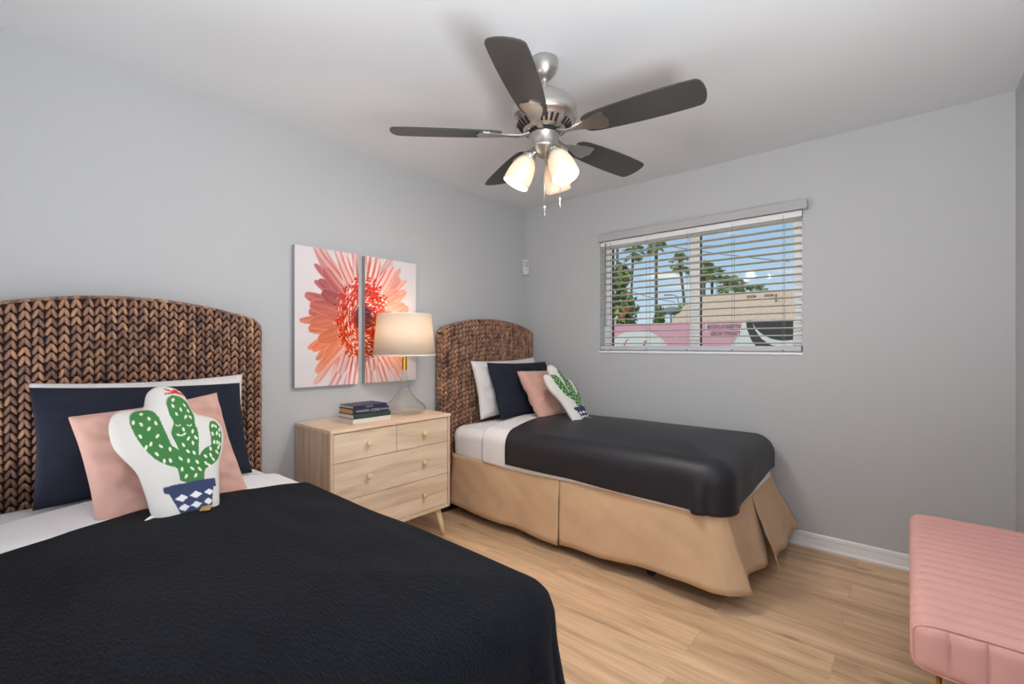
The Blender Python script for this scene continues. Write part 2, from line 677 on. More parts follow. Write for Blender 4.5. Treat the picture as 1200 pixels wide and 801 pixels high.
baseboard('baseboard_back', (0.0, 0), (RX, 0), (0, -1))
baseboard('baseboard_left', (0, RY), (0, 0), (1, 0))
baseboard('baseboard_right', (RX, -2.42), (RX, 0), (-1, 0))

# ------------------------------------------------------------------ window
win = empty('window_1', ((WX0 + WX1) / 2, 0.1, WZ0), 0, 'white vinyl sliding window', 'window', kind='structure')
WL = Matrix.Translation((-(WX0 + WX1) / 2, -0.1, -WZ0))


def wpart(name, boxes, m, bev=0.003):
    bm = bmesh.new()
    for b in boxes:
        box(bm, *b, bev=bev, M4=WL)
    return obj(name, bm, m, win)


wpart('window_frame', [(WX0, 0.075, WZ0, 0.836, 0.125, WZ1), (2.108, 0.075, WZ0, WX1, 0.125, WZ1),
                       (0.836, 0.075, 2.005, 2.108, 0.125, WZ1), (0.836, 0.075, WZ0, 2.108, 0.125, WZ0 + 0.035)], M['vinyl'])
wpart('sliding_sash', [(1.458, 0.085, WZ0 + 0.03, 1.532, 0.120, 2.01)], M['vinyl'])
wpart('sash_gasket', [(1.532, 0.088, WZ0 + 0.036, 1.537, 0.118, 2.005)], M['black'], 0.0)
wpart('frame_gasket', [(0.836, 0.088, WZ0 + 0.036, 0.8405, 0.118, 2.005)], M['black'], 0.0)
wpart('window_pane', [(0.8405, 0.101, WZ0 + 0.034, 1.46, 0.105, 2.006)], M['pane'], 0.0)
wpart('window_pane', [(1.537, 0.107, WZ0 + 0.034, 2.109, 0.111, 2.006)], M['pane'], 0.0)
wpart('window_sill', [(WX0 - 0.004, -0.012, WZ0 - 0.004, WX1 + 0.004, 0.072, WZ0 + 0.012)], M['trim'])

# ------------------------------------------------------------------ blind
bl = empty('window_blind', ((WX0 + WX1) / 2, 0.02, WZ0 + 0.012), 0,
           'white horizontal slat blind drawn down with open slats in the window', 'window blind')
BL = Matrix.Translation((-(WX0 + WX1) / 2, -0.02, -WZ0 - 0.012))


def bpart(name, boxes, m, bev=0.0015):
    bm = bmesh.new()
    for b in boxes:
        box(bm, *b, bev=bev, M4=BL)
    return obj(name, bm, m, bl)


bpart('headrail', [(WX0 + 0.004, 0.002, 2.0, WX1 - 0.006, 0.05, WZ1 - 0.004)], M['vinyl'])
bpart('bottom_rail', [(WX0 + 0.006, -0.004, 1.176, WX1 - 0.008, 0.05, 1.208)], M['rail'], 0.004)
# valance with returns, painted close to the wall
bpart('valance', [(0.790, -0.062, 2.028, 2.200, -0.046, 2.084), (0.790, -0.046, 2.028, 0.802, -0.001, 2.084),
                  (2.188, -0.046, 2.028, 2.200, -0.001, 2.084)], M['valance'])
for k in range(17):
    z = 1.227 + k * 0.0473
    if z > 1.99:
        break
    bm = bmesh.new()
    xa, xb = WX0 + 0.008, WX1 - 0.012
    top, bot = [], []
    NY = 6
    for i in range(NY + 1):
        t = i / NY
        y = 0.0 + 0.05 * t
        zc = z + 0.0035 * (1 - (2 * t - 1) ** 2) - 0.0015 - 0.004 * (t - 0.5)
        top.append((y, zc + 0.0014))
        bot.append((y, zc - 0.0014))
    loop = top + bot[::-1]
    A = [bm.verts.new(BL @ Vector((xa, y, zz))) for y, zz in loop]
    B = [bm.verts.new(BL @ Vector((xb, y, zz))) for y, zz in loop]
    bm.faces.new(A)
    bm.faces.new(B)
    for i in range(len(loop)):
        j = (i + 1) % len(loop)
        bm.faces.new((A[i], A[j], B[j], B[i]))
    obj('slat', bm, M['slat'], bl)
for x in (0.872, 1.172, 1.472, 1.770, 2.066):
    bm = bmesh.new()
    for yy in (-0.002, 0.052):
        tube(bm, [BL @ Vector((x, yy, 1.19)), BL @ Vector((x, yy, 2.02))], 0.0011, 6)
    obj('ladder_cord', bm, M['cord'], bl)
    bm = bmesh.new()
    lathe(bm, [(0.006, 0), (0.0055, 0.004), (0.002, 0.005)], 12, BL @ Matrix.Translation((x, -0.003, 1.180)) @ Matrix.Rotation(PI / 2, 4, 'X'))
    obj('cord_plug', bm, M['cord'], bl)
bm = bmesh.new()
tube(bm, [BL @ Vector((0.832, -0.012, 1.36)), BL @ Vector((0.832, -0.012, 2.02))], 0.0045, 6)
tube(bm, [BL @ Vector((0.832, -0.012, 2.005)), BL @ Vector((0.832, 0.012, 2.02))], 0.003, 6)
obj('tilt_wand', bm, M['wand'], bl)

# ------------------------------------------------------------------ woven headboard mesh
HBW, HBD = 1.045, 0.075
HB_SIDE, HB_APEX = 1.335, 1.420


def hb_top(y):
    # y in [-W/2, W/2]
    t = abs(y) / (HBW / 2)
    z = HB_SIDE + (HB_APEX - HB_SIDE) * (1 - t ** 2.0)
    if t > 0.93:
        z -= 0.03 * ((t - 0.93) / 0.07) ** 2
    return z


def woven_mesh():
    rnd = random.Random(4)
    V, Fc = [], []

    def lobe(c, ax, ay, az, la, lb, lc):
        # ellipsoid with half sizes along the three axes
        b = len(V)
        NS, NR = 8, 5
        V.append(c - ax * la)
        for i in range(1, NR):
            ph = PI * i / NR
            # fuller than an ellipse
            rr = math.sin(ph) ** 0.75
            for k in range(NS):
                a = 2 * PI * k / NS
                V.append(c - ax * la * math.cos(ph) + (ay * lb * math.cos(a) + az * lc * math.sin(a)) * rr)
        V.append(c + ax * la)
        for k in range(NS):
            Fc.append((b, b + 1 + (k + 1) % NS, b + 1 + k))
        for i in range(NR - 2):
            r0 = b + 1 + i * NS
            r1 = r0 + NS
            for k in range(NS):
                Fc.append((r0 + k, r0 + (k + 1) % NS, r1 + (k + 1) % NS, r1 + k))
        last = b + 1 + (NR - 2) * NS
        e = len(V) - 1
        for k in range(NS):
            Fc.append((last + k, last + (k + 1) % NS, e))

    CW, RW = 0.036, 0.0345
    nc = int(HBW / CW)
    CW = HBW / nc
    X = Vector((1, 0, 0))
    for c in range(nc):
        yc = -HBW / 2 + CW * (c + 0.5)
        zt = hb_top(yc) - 0.012
        ph = rnd.random() * RW
        z = zt - 0.35 * RW - ph * 0.15
        while z > 0.10:
            for s in (-1, 1):
                tilt = math.radians(21 + rnd.uniform(-5, 5))
                ax = Vector((0, -s * math.sin(tilt), math.cos(tilt)))
                ay = Vector((0, math.cos(tilt), s * math.sin(tilt)))
                cen = Vector((HBD + rnd.uniform(-0.001, 0.0015), yc + s * CW * 0.21, z + rnd.uniform(-0.002, 0.002)))
                # tip the strand into the board so that each overlaps the next
                ax = (ax + X * 0.16).normalized()
                lobe(cen, ax, ay, X, 0.0215, CW * 0.215, 0.0125)
            z -= RW
    # two braids down each side face
    for side in (-1, 1):
        for c in range(2):
            xc = 0.018 + 0.034 * c
            z = hb_top(side * HBW / 2) - 0.03
            while z > 0.10:
                for s in (-1, 1):
                    tilt = math.radians(26 + rnd.uniform(-5, 5))
                    ax = Vector((-s * math.sin(tilt), side * 0.12, math.cos(tilt))).normalized()
                    ay = Vector((math.cos(tilt), 0, s * math.sin(tilt)))
                    lobe(Vector((xc + s * 0.0085, side * (HBW / 2 - 0.001), z + rnd.uniform(-0.002, 0.002))), ax, ay,
                         Vector((0, 1, 0)), 0.0235, 0.0095, 0.0095)
                z -= RW
    # braid over the curved top
    n = 60
    for c in range(2):
        xc = 0.018 + 0.034 * c
        for i in range(n):
            y = -HBW / 2 + HBW * (i + 0.5) / n
            dz = (hb_top(y + 0.005) - hb_top(y - 0.005)) / 0.01
            t = Vector((0, 1, dz)).normalized()
            nn = Vector((0, -dz, 1)).normalized()
            for s in (-1, 1):
                ax = (t * math.cos(0.45) + X * s * math.sin(0.45))
                ay = ax.cross(nn).normalized()
                lobe(Vector((xc + s * 0.0085, y, hb_top(y) - 0.004)), ax, ay, nn, 0.0165, 0.009, 0.008)
    nb = len(Fc)
    # backing board inside the weave, down to the floor
    b = len(V)
    pts = [(-HBW / 2 + 0.004, 0.0)] + [(-HBW / 2 + 0.004 + (HBW - 0.008) * i / 40, None) for i in range(41)] + [(HBW / 2 - 0.004, 0.0)]
    pl = []
    for y, z in pts:
        pl.append((y, hb_top(y) - 0.008 if z is None else z))
    for x in (0.002, HBD - 0.009):
        for y, z in pl:
            V.append(Vector((x, y, z)))
    k = len(pl)
    Fc.append(tuple(range(b, b + k)))
    Fc.append(tuple(range(b + 2 * k - 1, b + k - 1, -1)))
    for i in range(k):
        j = (i + 1) % k
        Fc.append((b + i, b + k + i, b + k + j, b + j))
    me = bpy.data.meshes.new('headboard')
    me.from_pydata([tuple(v) for v in V], [], Fc)
    me.materials.append(M['woven'])
    me.materials.append(M['backboard'])
    mi = [0] * nb + [1] * (len(Fc) - nb)
    me.polygons.foreach_set('material_index', mi)
    me.polygons.foreach_set('use_smooth', [True] * nb + [False] * (len(Fc) - nb))
    me.update()
    return me


HB = woven_mesh()


# ------------------------------------------------------------------ soft shells
def upath(x0, x1, y0, y1, rc, step=0.022, closed=False):
    """points and outward normals round a rounded rectangle, from the head end on the -Y side round the foot"""
    P = []

    def seg(a, b, n):
        a = Vector(a)
        b = Vector(b)
        k = max(1, int((b - a).length / step))
        for i in range(k):
            P.append((a.lerp(b, i / k), Vector(n)))

    def arc(c, a0, a1):
        k = max(4, int(abs(a1 - a0) * rc / step) + 3)
        for i in range(k):
            a = a0 + (a1 - a0) * i / k
            n = Vector((math.cos(a), math.sin(a)))
            P.append((Vector(c) + n * rc, n))
    h = rc if closed else 0.0
    seg((x0 + h, y0), (x1 - rc, y0), (0, -1))
    arc((x1 - rc, y0 + rc), -PI / 2, 0)
    seg((x1, y0 + rc), (x1, y1 - rc), (1, 0))
    arc((x1 - rc, y1 - rc), 0, PI / 2)
    seg((x1 - rc, y1), (x0 + h, y1), (0, 1))
    if closed:
        arc((x0 + rc, y1 - rc), PI / 2, PI)
        seg((x0, y1 - rc), (x0, y0 + rc), (-1, 0))
        arc((x0 + rc, y0 + rc), PI, 1.5 * PI)
    else:
        P.append((Vector((x0, y1)), Vector((0, 1))))
    return P


def shell(name, x0, x1, y0, y1, ztop, hem, rc, re, crown, m, parent=None, closed=False, wr=None, th=0.006,
          flare=None, head_skew=None, bottom=False, step=0.022):
    path = upath(x0, x1, y0, y1, rc, closed=closed, step=step)
    yc = (y0 + y1) / 2
    W = (y1 - y0) / 2
    NT, NA, NSD = 16, 7, 10
    V, Fc = [], []
    n = len(path)
    tot = NT + NA + NSD + 1
    s = 0.0
    for i, (p, nn) in enumerate(path):
        if i:
            s += (p - path[i - 1][0]).length
        sx = min(max(p.x, x0 + (W if closed else 0)), x1 - W)
        sp = Vector((sx, yc))
        inner = p - nn * re
        hz = hem(p, s) if callable(hem) else hem
        prof = []
        for k in range(NT):
            t = k / NT
            q = sp.lerp(inner, t)
            prof.append((q.x, q.y, ztop + crown * (1 - t ** 2.2)))
        for k in range(NA + 1):
            a = PI / 2 * k / NA
            q = inner + nn * re * math.sin(a)
            prof.append((q.x, q.y, ztop - re * (1 - math.cos(a))))
        fl = flare(p, s) if flare else 0.0
        for k in range(1, NSD + 1):
            t = k / NSD
            q = p + nn * fl * t ** 1.5
            prof.append((q.x, q.y, (ztop - re) + (hz - (ztop - re)) * t))
        for (x, y, z) in prof:
            if wr:
                dz, dn = wr(x, y, z)
                x += nn.x * dn
                y += nn.y * dn
                z += dz
            if head_skew:
                x += head_skew(x, y)
            V.append((x, y, z))
    for i in range(n if closed else n - 1):
        j = (i + 1) % n
        for k in range(tot - 1):
            Fc.append((i * tot + k, i * tot + k + 1, j * tot + k + 1, j * tot + k))
    if bottom:
        Fc.append(tuple(i * tot + tot - 1 for i in range(n)))
    bm = bmesh.new()
    vs = [bm.verts.new(v) for v in V]
    for f in Fc:
        try:
            bm.faces.new([vs[k] for k in f])
        except ValueError:
            pass
    bmesh.ops.remove_doubles(bm, verts=bm.verts, dist=0.0004)
    o = obj(name, bm, m, parent, True)
    if th:
        solidify(o, th, 1.0)
    return o


def panel(name, top, bot, m, parent, n=40, mrow=12, amp=0.0, freq=3.0, phase=0.0, th=0.004, nf=None, seed=0, bulge=0.0):
    """cloth strip between two poly-lines given as functions of s in [0, 1]"""
    V, Fc = [], []
    for i in range(n + 1):
        s = i / n
        a = Vector(top(s))
        b = Vector(bot(s))
        ta = Vector(bot(min(1, s + 0.02))) - Vector(bot(max(0, s - 0.02)))
        nrm = Vector((ta.y, -ta.x, 0))
        if nrm.length > 1e-6:
            nrm.normalize()
        for k in range(mrow + 1):
            t = k / mrow
            q = a.lerp(b, t)
            q = q + nrm * (amp * t * math.sin(2 * PI * freq * s + phase + 0.8 * t) + bulge * math.sin(PI * t)
                           + 0.012 * t * wav(s * 5, t * 1.5, 0, 1.0, seed) + 0.008 * math.sin(PI * t) * wav(s * 7 - t * 3.5, t * 0.8, 5, 1.0, seed) + 0.004 * wav(s * 14 + t * 4, t * 3, 1, 1.0, seed))
            V.append(q)
    for i in range(n):
        for k in range(mrow):
            a = i * (mrow + 1) + k
            Fc.append((a, a + 1, a + mrow + 2, a + mrow + 1))
    o = pyd(name, V, Fc, m, parent)
    solidify(o, th, 0)
    return o


def lerp(a, b, t):
    return tuple(p + (q - p) * t for p, q in zip(a, b))


def poly(pts):
    """poly-line as a function of s, parametrised by length"""
    P = [Vector(p) for p in pts]
    d = [0.0]
    for a, b in zip(P, P[1:]):
        d.append(d[-1] + (b - a).length)

    def f(s):
        x = s * d[-1]
        for i in range(len(P) - 1):
            if x <= d[i + 1] or i == len(P) - 2:
                k = (x - d[i]) / max(1e-9, d[i + 1] - d[i])
                return tuple(P[i].lerp(P[i + 1], min(1, max(0, k))))
    return f


BX0, BX1 = 0.135, 2.02
ZT = 0.645


def make_bed(yo, label, dz=0.0):
    """local y runs from -0.49 to 0.49, head at x = 0"""
    root = empty('bed', (0.0, yo, 0.0), 0, label, 'bed', 'twin beds against the long wall')
    hb = bpy.data.objects.new('headboard', HB)
    COL.objects.link(hb)
    hb.parent = root
    hb.location = (0.034, 0.0, 0)
    hb['label'] = 'tall arched headboard of woven brown leaf braids'
    o = shell('box_spring', BX0, BX1 - 0.03, -0.475, 0.475, 0.435, 0.20, 0.05, 0.02, 0.0, M['boxspring'], root, closed=True, th=0, bottom=True)

    def mw(x, y, z):
        return 0.006 * wav(x, y, z, 3, 2), 0.006 * wav(x, y, z, 6, 5)
    shell('mattress', BX0, BX1 - 0.01, -0.488, 0.488, ZT - 0.012 + dz, 0.432, 0.09, 0.075, 0.03, M['white_sheet'], root, closed=True, wr=mw, th=0, bottom=True)
    # steel frame rails and castors under the box spring
    bm = bmesh.new()
    for y in (-0.40, 0.40):
        box(bm, BX0 + 0.05, y - 0.016, 0.165, BX1 - 0.08, y + 0.016, 0.203)
    for x in (0.35, 1.63):
        box(bm, x - 0.016, -0.40, 0.165, x + 0.016, 0.40, 0.203)
    obj('bed_frame', bm, M['black'], root)
    for x in (0.35, 1.63):
        for y in (-0.40, 0.40):
            bm = bmesh.new()
            tube(bm, [(x, y, 0.17), (x, y, 0.05)], 0.012, 10)
            R = Matrix.Translation((x, y, 0.024)) @ Matrix.Rotation(PI / 2, 4, 'X')
            lathe(bm, [(0.008, -0.013), (0.021, -0.013), (0.024, -0.008), (0.024, 0.008), (0.021, 0.013), (0.008, 0.013)], 20, R)
            box(bm, x - 0.013, y - 0.017, 0.036, x + 0.013, y + 0.017, 0.056, 0.004)
            obj('castor_leg', bm, M['black'], root)
    # skirt panels
    T = 0.437
    panel('skirt_panel', poly([(0.15, -0.470, T), (0.19, -0.492, T), (1.105, -0.492, T - 0.006)]),
          poly([(0.165, -0.505, 0.085), (0.40, -0.515, 0.065), (0.8, -0.510, 0.058), (1.112, -0.525, 0.050)]),
          M['skirt'], root, amp=0.007, freq=2.2, phase=1.1, n=60, seed=1)
    panel('skirt_panel', poly([(1.108, -0.492, T - 0.006), (1.93, -0.492, T), (1.99, -0.478, T), (2.014, -0.44, T)]),
          poly([(1.120, -0.528, 0.056), (1.5, -0.520, 0.075), (1.85, -0.525, 0.092), (1.985, -0.55, 0.088), (2.05, -0.535, 0.092), (2.125, -0.44, 0.088)]),
          M['skirt'], root, amp=0.009, freq=2.6, phase=3.0, n=70, seed=2)
    panel('skirt_panel', poly([(1.985, -0.475, T), (2.014, -0.43, T), (2.016, -0.02, T)]),
          poly([(2.045, -0.47, 0.11), (2.075, -0.38, 0.10), (2.09, -0.15, 0.095), (2.10, 0.02, 0.10)]),
          M['skirt'], root, amp=0.012, freq=1.4, phase=0.4, n=40, seed=3)
    panel('skirt_panel', poly([(2.016, -0.03, T), (2.014, 0.44, T), (1.98, 0.486, T)]),
          poly([(2.16, -0.07, 0.065), (2.135, 0.10, 0.10), (2.14, 0.38, 0.11), (2.15, 0.52, 0.12)]),
          M['skirt'], root, amp=0.012, freq=1.7, phase=2.0, n=40, seed=4)
    panel('skirt_panel', poly([(1.99, 0.480, T), (0.16, 0.490, T)]),
          poly([(2.0, 0.515, 0.09), (0.17, 0.507, 0.08)]), M['skirt'], root, amp=0.006, freq=5, phase=0.5, n=70, seed=5)
    panel('inverted_pleat', poly([(1.04, -0.485, T - 0.01), (1.18, -0.485, T - 0.01)]), poly([(1.03, -0.492, 0.07), (1.20, -0.492, 0.07)]),
          M['skirt'], root, n=10, seed=6)
    return root


Y1, Y2 = -2.83, -0.55
bed1 = make_bed(Y1, 'twin bed nearest the camera with arched woven headboard behind navy pillows', -0.02)
bed2 = make_bed(Y2, 'twin bed below the window with woven headboard in the room corner')


def cover(name, yo, m, label, cat, x0, hem, skew, wrk, zoff, x1=BX1 + 0.022, hw=0.506, re=0.085, rc=0.12, group=None, crown=0.034, flare=None):
    root_y = yo
    if yo == Y1:
        zoff -= 0.02
    o = shell(name, x0, x1, -hw, hw, ZT + zoff, hem, rc, re, crown, m, None, wr=wrk, th=0.007, flare=flare, head_skew=skew, step=0.009)
    o.location = (0, root_y, 0)
    return tag(o, label, cat, group)


def sheet_w(x, y, z):
    return 0.004 * wav(x, y, z, 5, 8), 0.005 * wav(x, y, z, 7, 3)


# flat sheets folded back over the edge of the bedspreads
def sheet(yo, label, fold):
    def hem(p, s):
        return 0.424 + 0.006 * math.sin(p.x * 6)

    def sk(x, y):
        return fold(y) * max(0.0, 1 - (x - 0.45) / 0.5)
    return cover('flat_sheet', yo, M['white_sheet'], label, 'bed sheet', 0.45, hem, sk, sheet_w, 0.006, x1=BX1 + 0.002, hw=0.494,
                 re=0.082, group='white bed sheets', crown=0.031)


sheet(Y1, 'white sheet folded out beneath the near dark bedspread', lambda y: 0.02 + 0.03 * y)
sheet(Y2, 'white sheet showing in a band beside the far dark bedspread', lambda y: 0.02 - 0.02 * y)


def w1(x, y, z):
    a = 0.010 * wav(x, y, z, 3.0, 11) + 0.005 * wav(x * 0.6, y * 2.2, z, 6, 4)
    if z < 0.5:
        a *= 0.3
    low = max(0, min(1, (0.60 - z) / 0.1))
    fold = 0.0
    if x > 1.9 and y > 0.2:
        fold = low * (0.022 * math.exp(-((y - 0.36) / 0.03) ** 2) - 0.010 * math.exp(-((y - 0.42) / 0.012) ** 2))
    return a, 0.010 * wav(x, y, z, 4, 6) * (1.0 if z < 0.6 else 0.0) + fold


def w2(x, y, z):
    side = 1.0 if z < 0.6 else 0.0
    # tucked fold at the foot corner
    fold = -0.008 * math.exp(-((x - 1.945) / 0.010) ** 2) * max(0, min(1, (0.60 - z) / 0.08)) if y < -0.3 else 0.0
    puff = 0.020 * math.exp(-((x - 1.90) / 0.03) ** 2) * max(0, min(1, (0.60 - z) / 0.1)) if y < -0.3 else 0.0
    return 0.006 * wav(x, y, z, 2.4, 15), 0.008 * wav(x, y, z, 4, 9) * side + fold + puff


def hem1(p, s):
    if p.x > 1.9:
        return 0.27
    return 0.40


def flare1(p, s):
    if p.x > 1.9:
        return 0.05 + 0.02 * math.sin(p.y * 14)
    return 0.0


def hem2(p, s):
    z = 0.428
    if p.x > 1.88:
        # foot end: dips at the middle and climbs to the far corner
        t = (p.y + 0.5)
        z = 0.435 + 0.02 * math.sin(t * 3.0) + 0.09 * max(0, t - 0.35) ** 1.2
        if p.y < -0.35:
            z = 0.418
    else:
        z = 0.452 - 0.022 * max(0, min(1, (p.x - 1.2) / 0.6))
    return z


cover('bedspread', Y1, M['crinkle'], 'dark crinkled bedspread across the bed nearest the camera', 'bedspread', 0.755, hem1,
      lambda x, y: (0.03 - 0.05 * y) * max(0, 1 - (x - 0.7) / 0.6), w1, 0.018, flare=flare1, group='dark bedspreads')
cover('bedspread', Y2, M['satin'], 'smooth dark bedspread over the bed below the window', 'bedspread', 0.70, hem2,
      lambda x, y: (-0.03 - 0.05 * y) * max(0, 1 - (x - 0.7) / 0.6), w2, 0.020, re=0.100, crown=0.036, group='dark bedspreads')


# ------------------------------------------------------------------ pillows
def pillow_mesh(name, w, h, t, seed, k=0.035, wr=0.006, n=44, power=0.40):
    V, Fc = [], []
    idx = {}

    def P(u, v, side):
        x = w / 2 * u * (1 - k * (1 - v * v)) * (1 + 0.012 * wav(u, v, 0, 1.5, seed))
        y = h / 2 * v * (1 - k * 1.3 * (1 - u * u))
        e = max(0.0, (1 - u ** 4) * (1 - v ** 4)) ** 1.25
        z = t / 2 * e ** power
        # soft creases running in from the corners and bottom
        cr = wr * (0.7 * wav(u * 2.2, v * 1.6, side, 1.0, seed) + 0.7 * wav(u * 3 + v * 2.5, v * 3 - u, side + 3, 1.0, seed + 1)
                   + 0.45 * wav(u * 2 + v * 7, v * 2 - u * 5, side + 9, 1.0, seed + 2))
        z = side * z + cr * min(1, e * 4) * 1.0
        return (x, y + h / 2, z)
    for side in (1, -1):
        for i in range(n + 1):
            for j in range(n + 1):
                if side == -1 and (i in (0, n) or j in (0, n)):
                    idx[(side, i, j)] = idx[(1, i, j)]
                    continue
                # denser near the edges
                u = math.sin((2 * i / n - 1) * PI / 2)
                v = math.sin((2 * j / n - 1) * PI / 2)
                u = 0.5 * u + 0.5 * (2 * i / n - 1)
                v = 0.5 * v + 0.5 * (2 * j / n - 1)
                idx[(side, i, j)] = len(V)
                V.append(P(u, v, side))
    for side in (1, -1):
        for i in range(n):
            for j in range(n):
                q = [idx[(side, i, j)], idx[(side, i + 1, j)], idx[(side, i + 1, j + 1)], idx[(side, i, j + 1)]]
                Fc.append(q if side == 1 else q[::-1])
    me = bpy.data.meshes.new(name)
    me.from_pydata(V, [], Fc)
    me.polygons.foreach_set('use_smooth', [True] * len(Fc))
    me.update()
    return me


def place(o, bx, by, z, lean, yaw=0.0, roll=0.0):
    a, ya, ro = (math.radians(q) for q in (lean, yaw, roll))
    ex = Vector((-math.sin(ya), math.cos(ya), 0))
    n = Vector((math.cos(ya), math.sin(ya), 0))
    ey = -math.sin(a) * n + math.cos(a) * Vector((0, 0, 1))
    ex2 = math.cos(ro) * ex + math.sin(ro) * ey
    ey2 = -math.sin(ro) * ex + math.cos(ro) * ey
    ez = ex2.cross(ey2)
    o.matrix_world = Matrix(((ex2.x, ey2.x, ez.x, bx), (ex2.y, ey2.y, ez.y, by), (ex2.z, ey2.z, ez.z, z), (0, 0, 0, 1)))


def pillow(name, me, m, label, cat, group, *pl):
    o = bpy.data.objects.new(name, me)
    if not me.materials:
        me.materials.append(m)
    COL.objects.link(o)
    tag(o, label, cat, group)
    place(o, *pl)
    return o


PW = pillow_mesh('white_pillow', 0.74, 0.445, 0.115, 3, k=0.06, wr=0.020)
PN = pillow_mesh('navy_pillow', 0.71, 0.435, 0.105, 5, wr=0.009)
PP = pillow_mesh('pink_cushion', 0.445, 0.42, 0.13, 9, wr=0.022, k=0.05)
ZP = 0.668
pillow('pillow', PW, M['white_pillow'], 'white pillow half hidden behind the navy pillow on the near bed', 'pillow', 'white pillows',
       0.270, -2.775, ZP - 0.030, 13, 4, -0.3)
pillow('pillow', PW, M['white_pillow'], 'white pillow against the far headboard, behind the far navy pillow', 'pillow', 'white pillows',
       0.272, -0.475, ZP, 13, -2, 1)
pillow('pillow', PN, M['navy'], 'navy pillow behind the pink cushion on the near bed', 'pillow', 'navy pillows', 0.405, -2.80, ZP - 0.024, 22, 6, -2.6)
pillow('pillow', PN, M['navy'], 'navy pillow behind the pink cushion on the bed below the window', 'pillow', 'navy pillows', 0.425, -0.44, ZP, 20, -1, -1)
pillow('throw_cushion', PP, M['pink'], 'square pink cushion behind the near cactus cushion', 'cushion', 'pink throw cushions',
       0.728, -2.808, ZP - 0.038, 28, 0, 6.5)
pillow('throw_cushion', PP, M['pink'], 'square pink cushion behind the cactus cushion on the far bed', 'cushion', 'pink throw cushions',
       0.69, -0.44, ZP, 34, 1, -1)

# ------------------------------------------------------------------ cactus cushions
SC = 4.45
MPX = 1 / 4.45 / 268.0
CSX, CSY = 0.66, 0.84


def cpt(x, y):
    xx = x + 0.10 * (660 - y) - 400
    yy = y + 0.17 * (x - 400)
    return (xx * MPX * CSX, (775 - yy) * MPX * CSY)


OUT = [(265, 765), (235, 735), (215, 700), (205, 650), (185, 580), (165, 520), (130, 480), (90, 440), (60, 400), (45, 350), (40, 290), (55, 240),
       (90, 218), (150, 212), (195, 205), (205, 170), (210, 130), (230, 95), (270, 72), (320, 68), (370, 78), (405, 105), (425, 145),
       (440, 190), (460, 212), (510, 218), (560, 230), (590, 255), (605, 300), (600, 350), (590, 400), (575, 440), (560, 500),
       (555, 560), (550, 620), (545, 680), (530, 710), (490, 735), (420, 755), (340, 768)]
GREEN = [(125, 310), (122, 275), (140, 235), (180, 222), (225, 225), (255, 255), (275, 310), (300, 370), (310, 405), (335, 420),
         (348, 430), (330, 385), (312, 350), (318, 320), (332, 290), (310, 250), (295, 190), (305, 155), (340, 135), (385, 142),
         (420, 165), (435, 210), (440, 250), (435, 290), (448, 320), (450, 370), (445, 420), (443, 460), (460, 430), (490, 405),
         (515, 400), (513, 340), (508, 300), (520, 265), (545, 255), (570, 275), (582, 310), (580, 360), (570, 410), (555, 450),
         (530, 480), (490, 505), (465, 525), (462, 580), (345, 588), (340, 540), (332, 512), (300, 508), (240, 480), (190, 430), (150, 370)]
POT = [(265, 605), (522, 558), (525, 597), (507, 601), (490, 715), (350, 745), (290, 637), (268, 632)]
SEEDS = [(178, 250), (212, 275), (140, 300), (175, 307), (243, 297), (210, 328), (248, 362), (170, 367), (195, 418), (217, 402), (262, 412),
         (304, 425), (242, 450), (275, 483), (303, 480), (333, 167), (330, 200), (393, 183), (370, 215), (410, 213), (346, 242), (392, 253),
         (417, 250), (375, 322), (421, 330), (397, 368), (435, 362), (418, 390), (370, 402), (390, 433), (420, 440), (352, 470),
         (390, 480), (432, 485), (356, 522), (405, 518), (443, 520), (374, 555), (420, 552), (530, 290), (547, 290), (570, 305),
         (526, 335), (552, 328), (568, 335), (532, 378), (550, 375), (508, 415), (565, 380), (478, 455), (507, 447), (520, 465),
         (478, 490), (545, 425), (495, 500), (555, 400)]
DIA = [(347, 657, 31, 17), (415, 642, 31, 17), (483, 628, 27, 15), (357, 698, 27, 16), (415, 686, 27, 16), (475, 672, 24, 15)]


def inpoly(px, py, poly_):
    ins = np.zeros(px.shape, bool)
    n = len(poly_)
    for i in range(n):
        x0, y0 = poly_[i]
        x1, y1 = poly_[(i + 1) % n]
        if y0 == y1:
            continue
        c = ((y0 > py) != (y1 > py)) & (px < (x1 - x0) * (py - y0) / (y1 - y0) + x0)
        ins ^= c
    return ins


def smooth_poly(P, it=2):
    for _ in range(it):
        Q = []
        for i in range(len(P)):
            a, b = P[i], P[(i + 1) % len(P)]
            Q.append((a[0] * .75 + b[0] * .25, a[1] * .75 + b[1] * .25))
            Q.append((a[0] * .25 + b[0] * .75, a[1] * .25 + b[1] * .75))
        P = Q
    return P


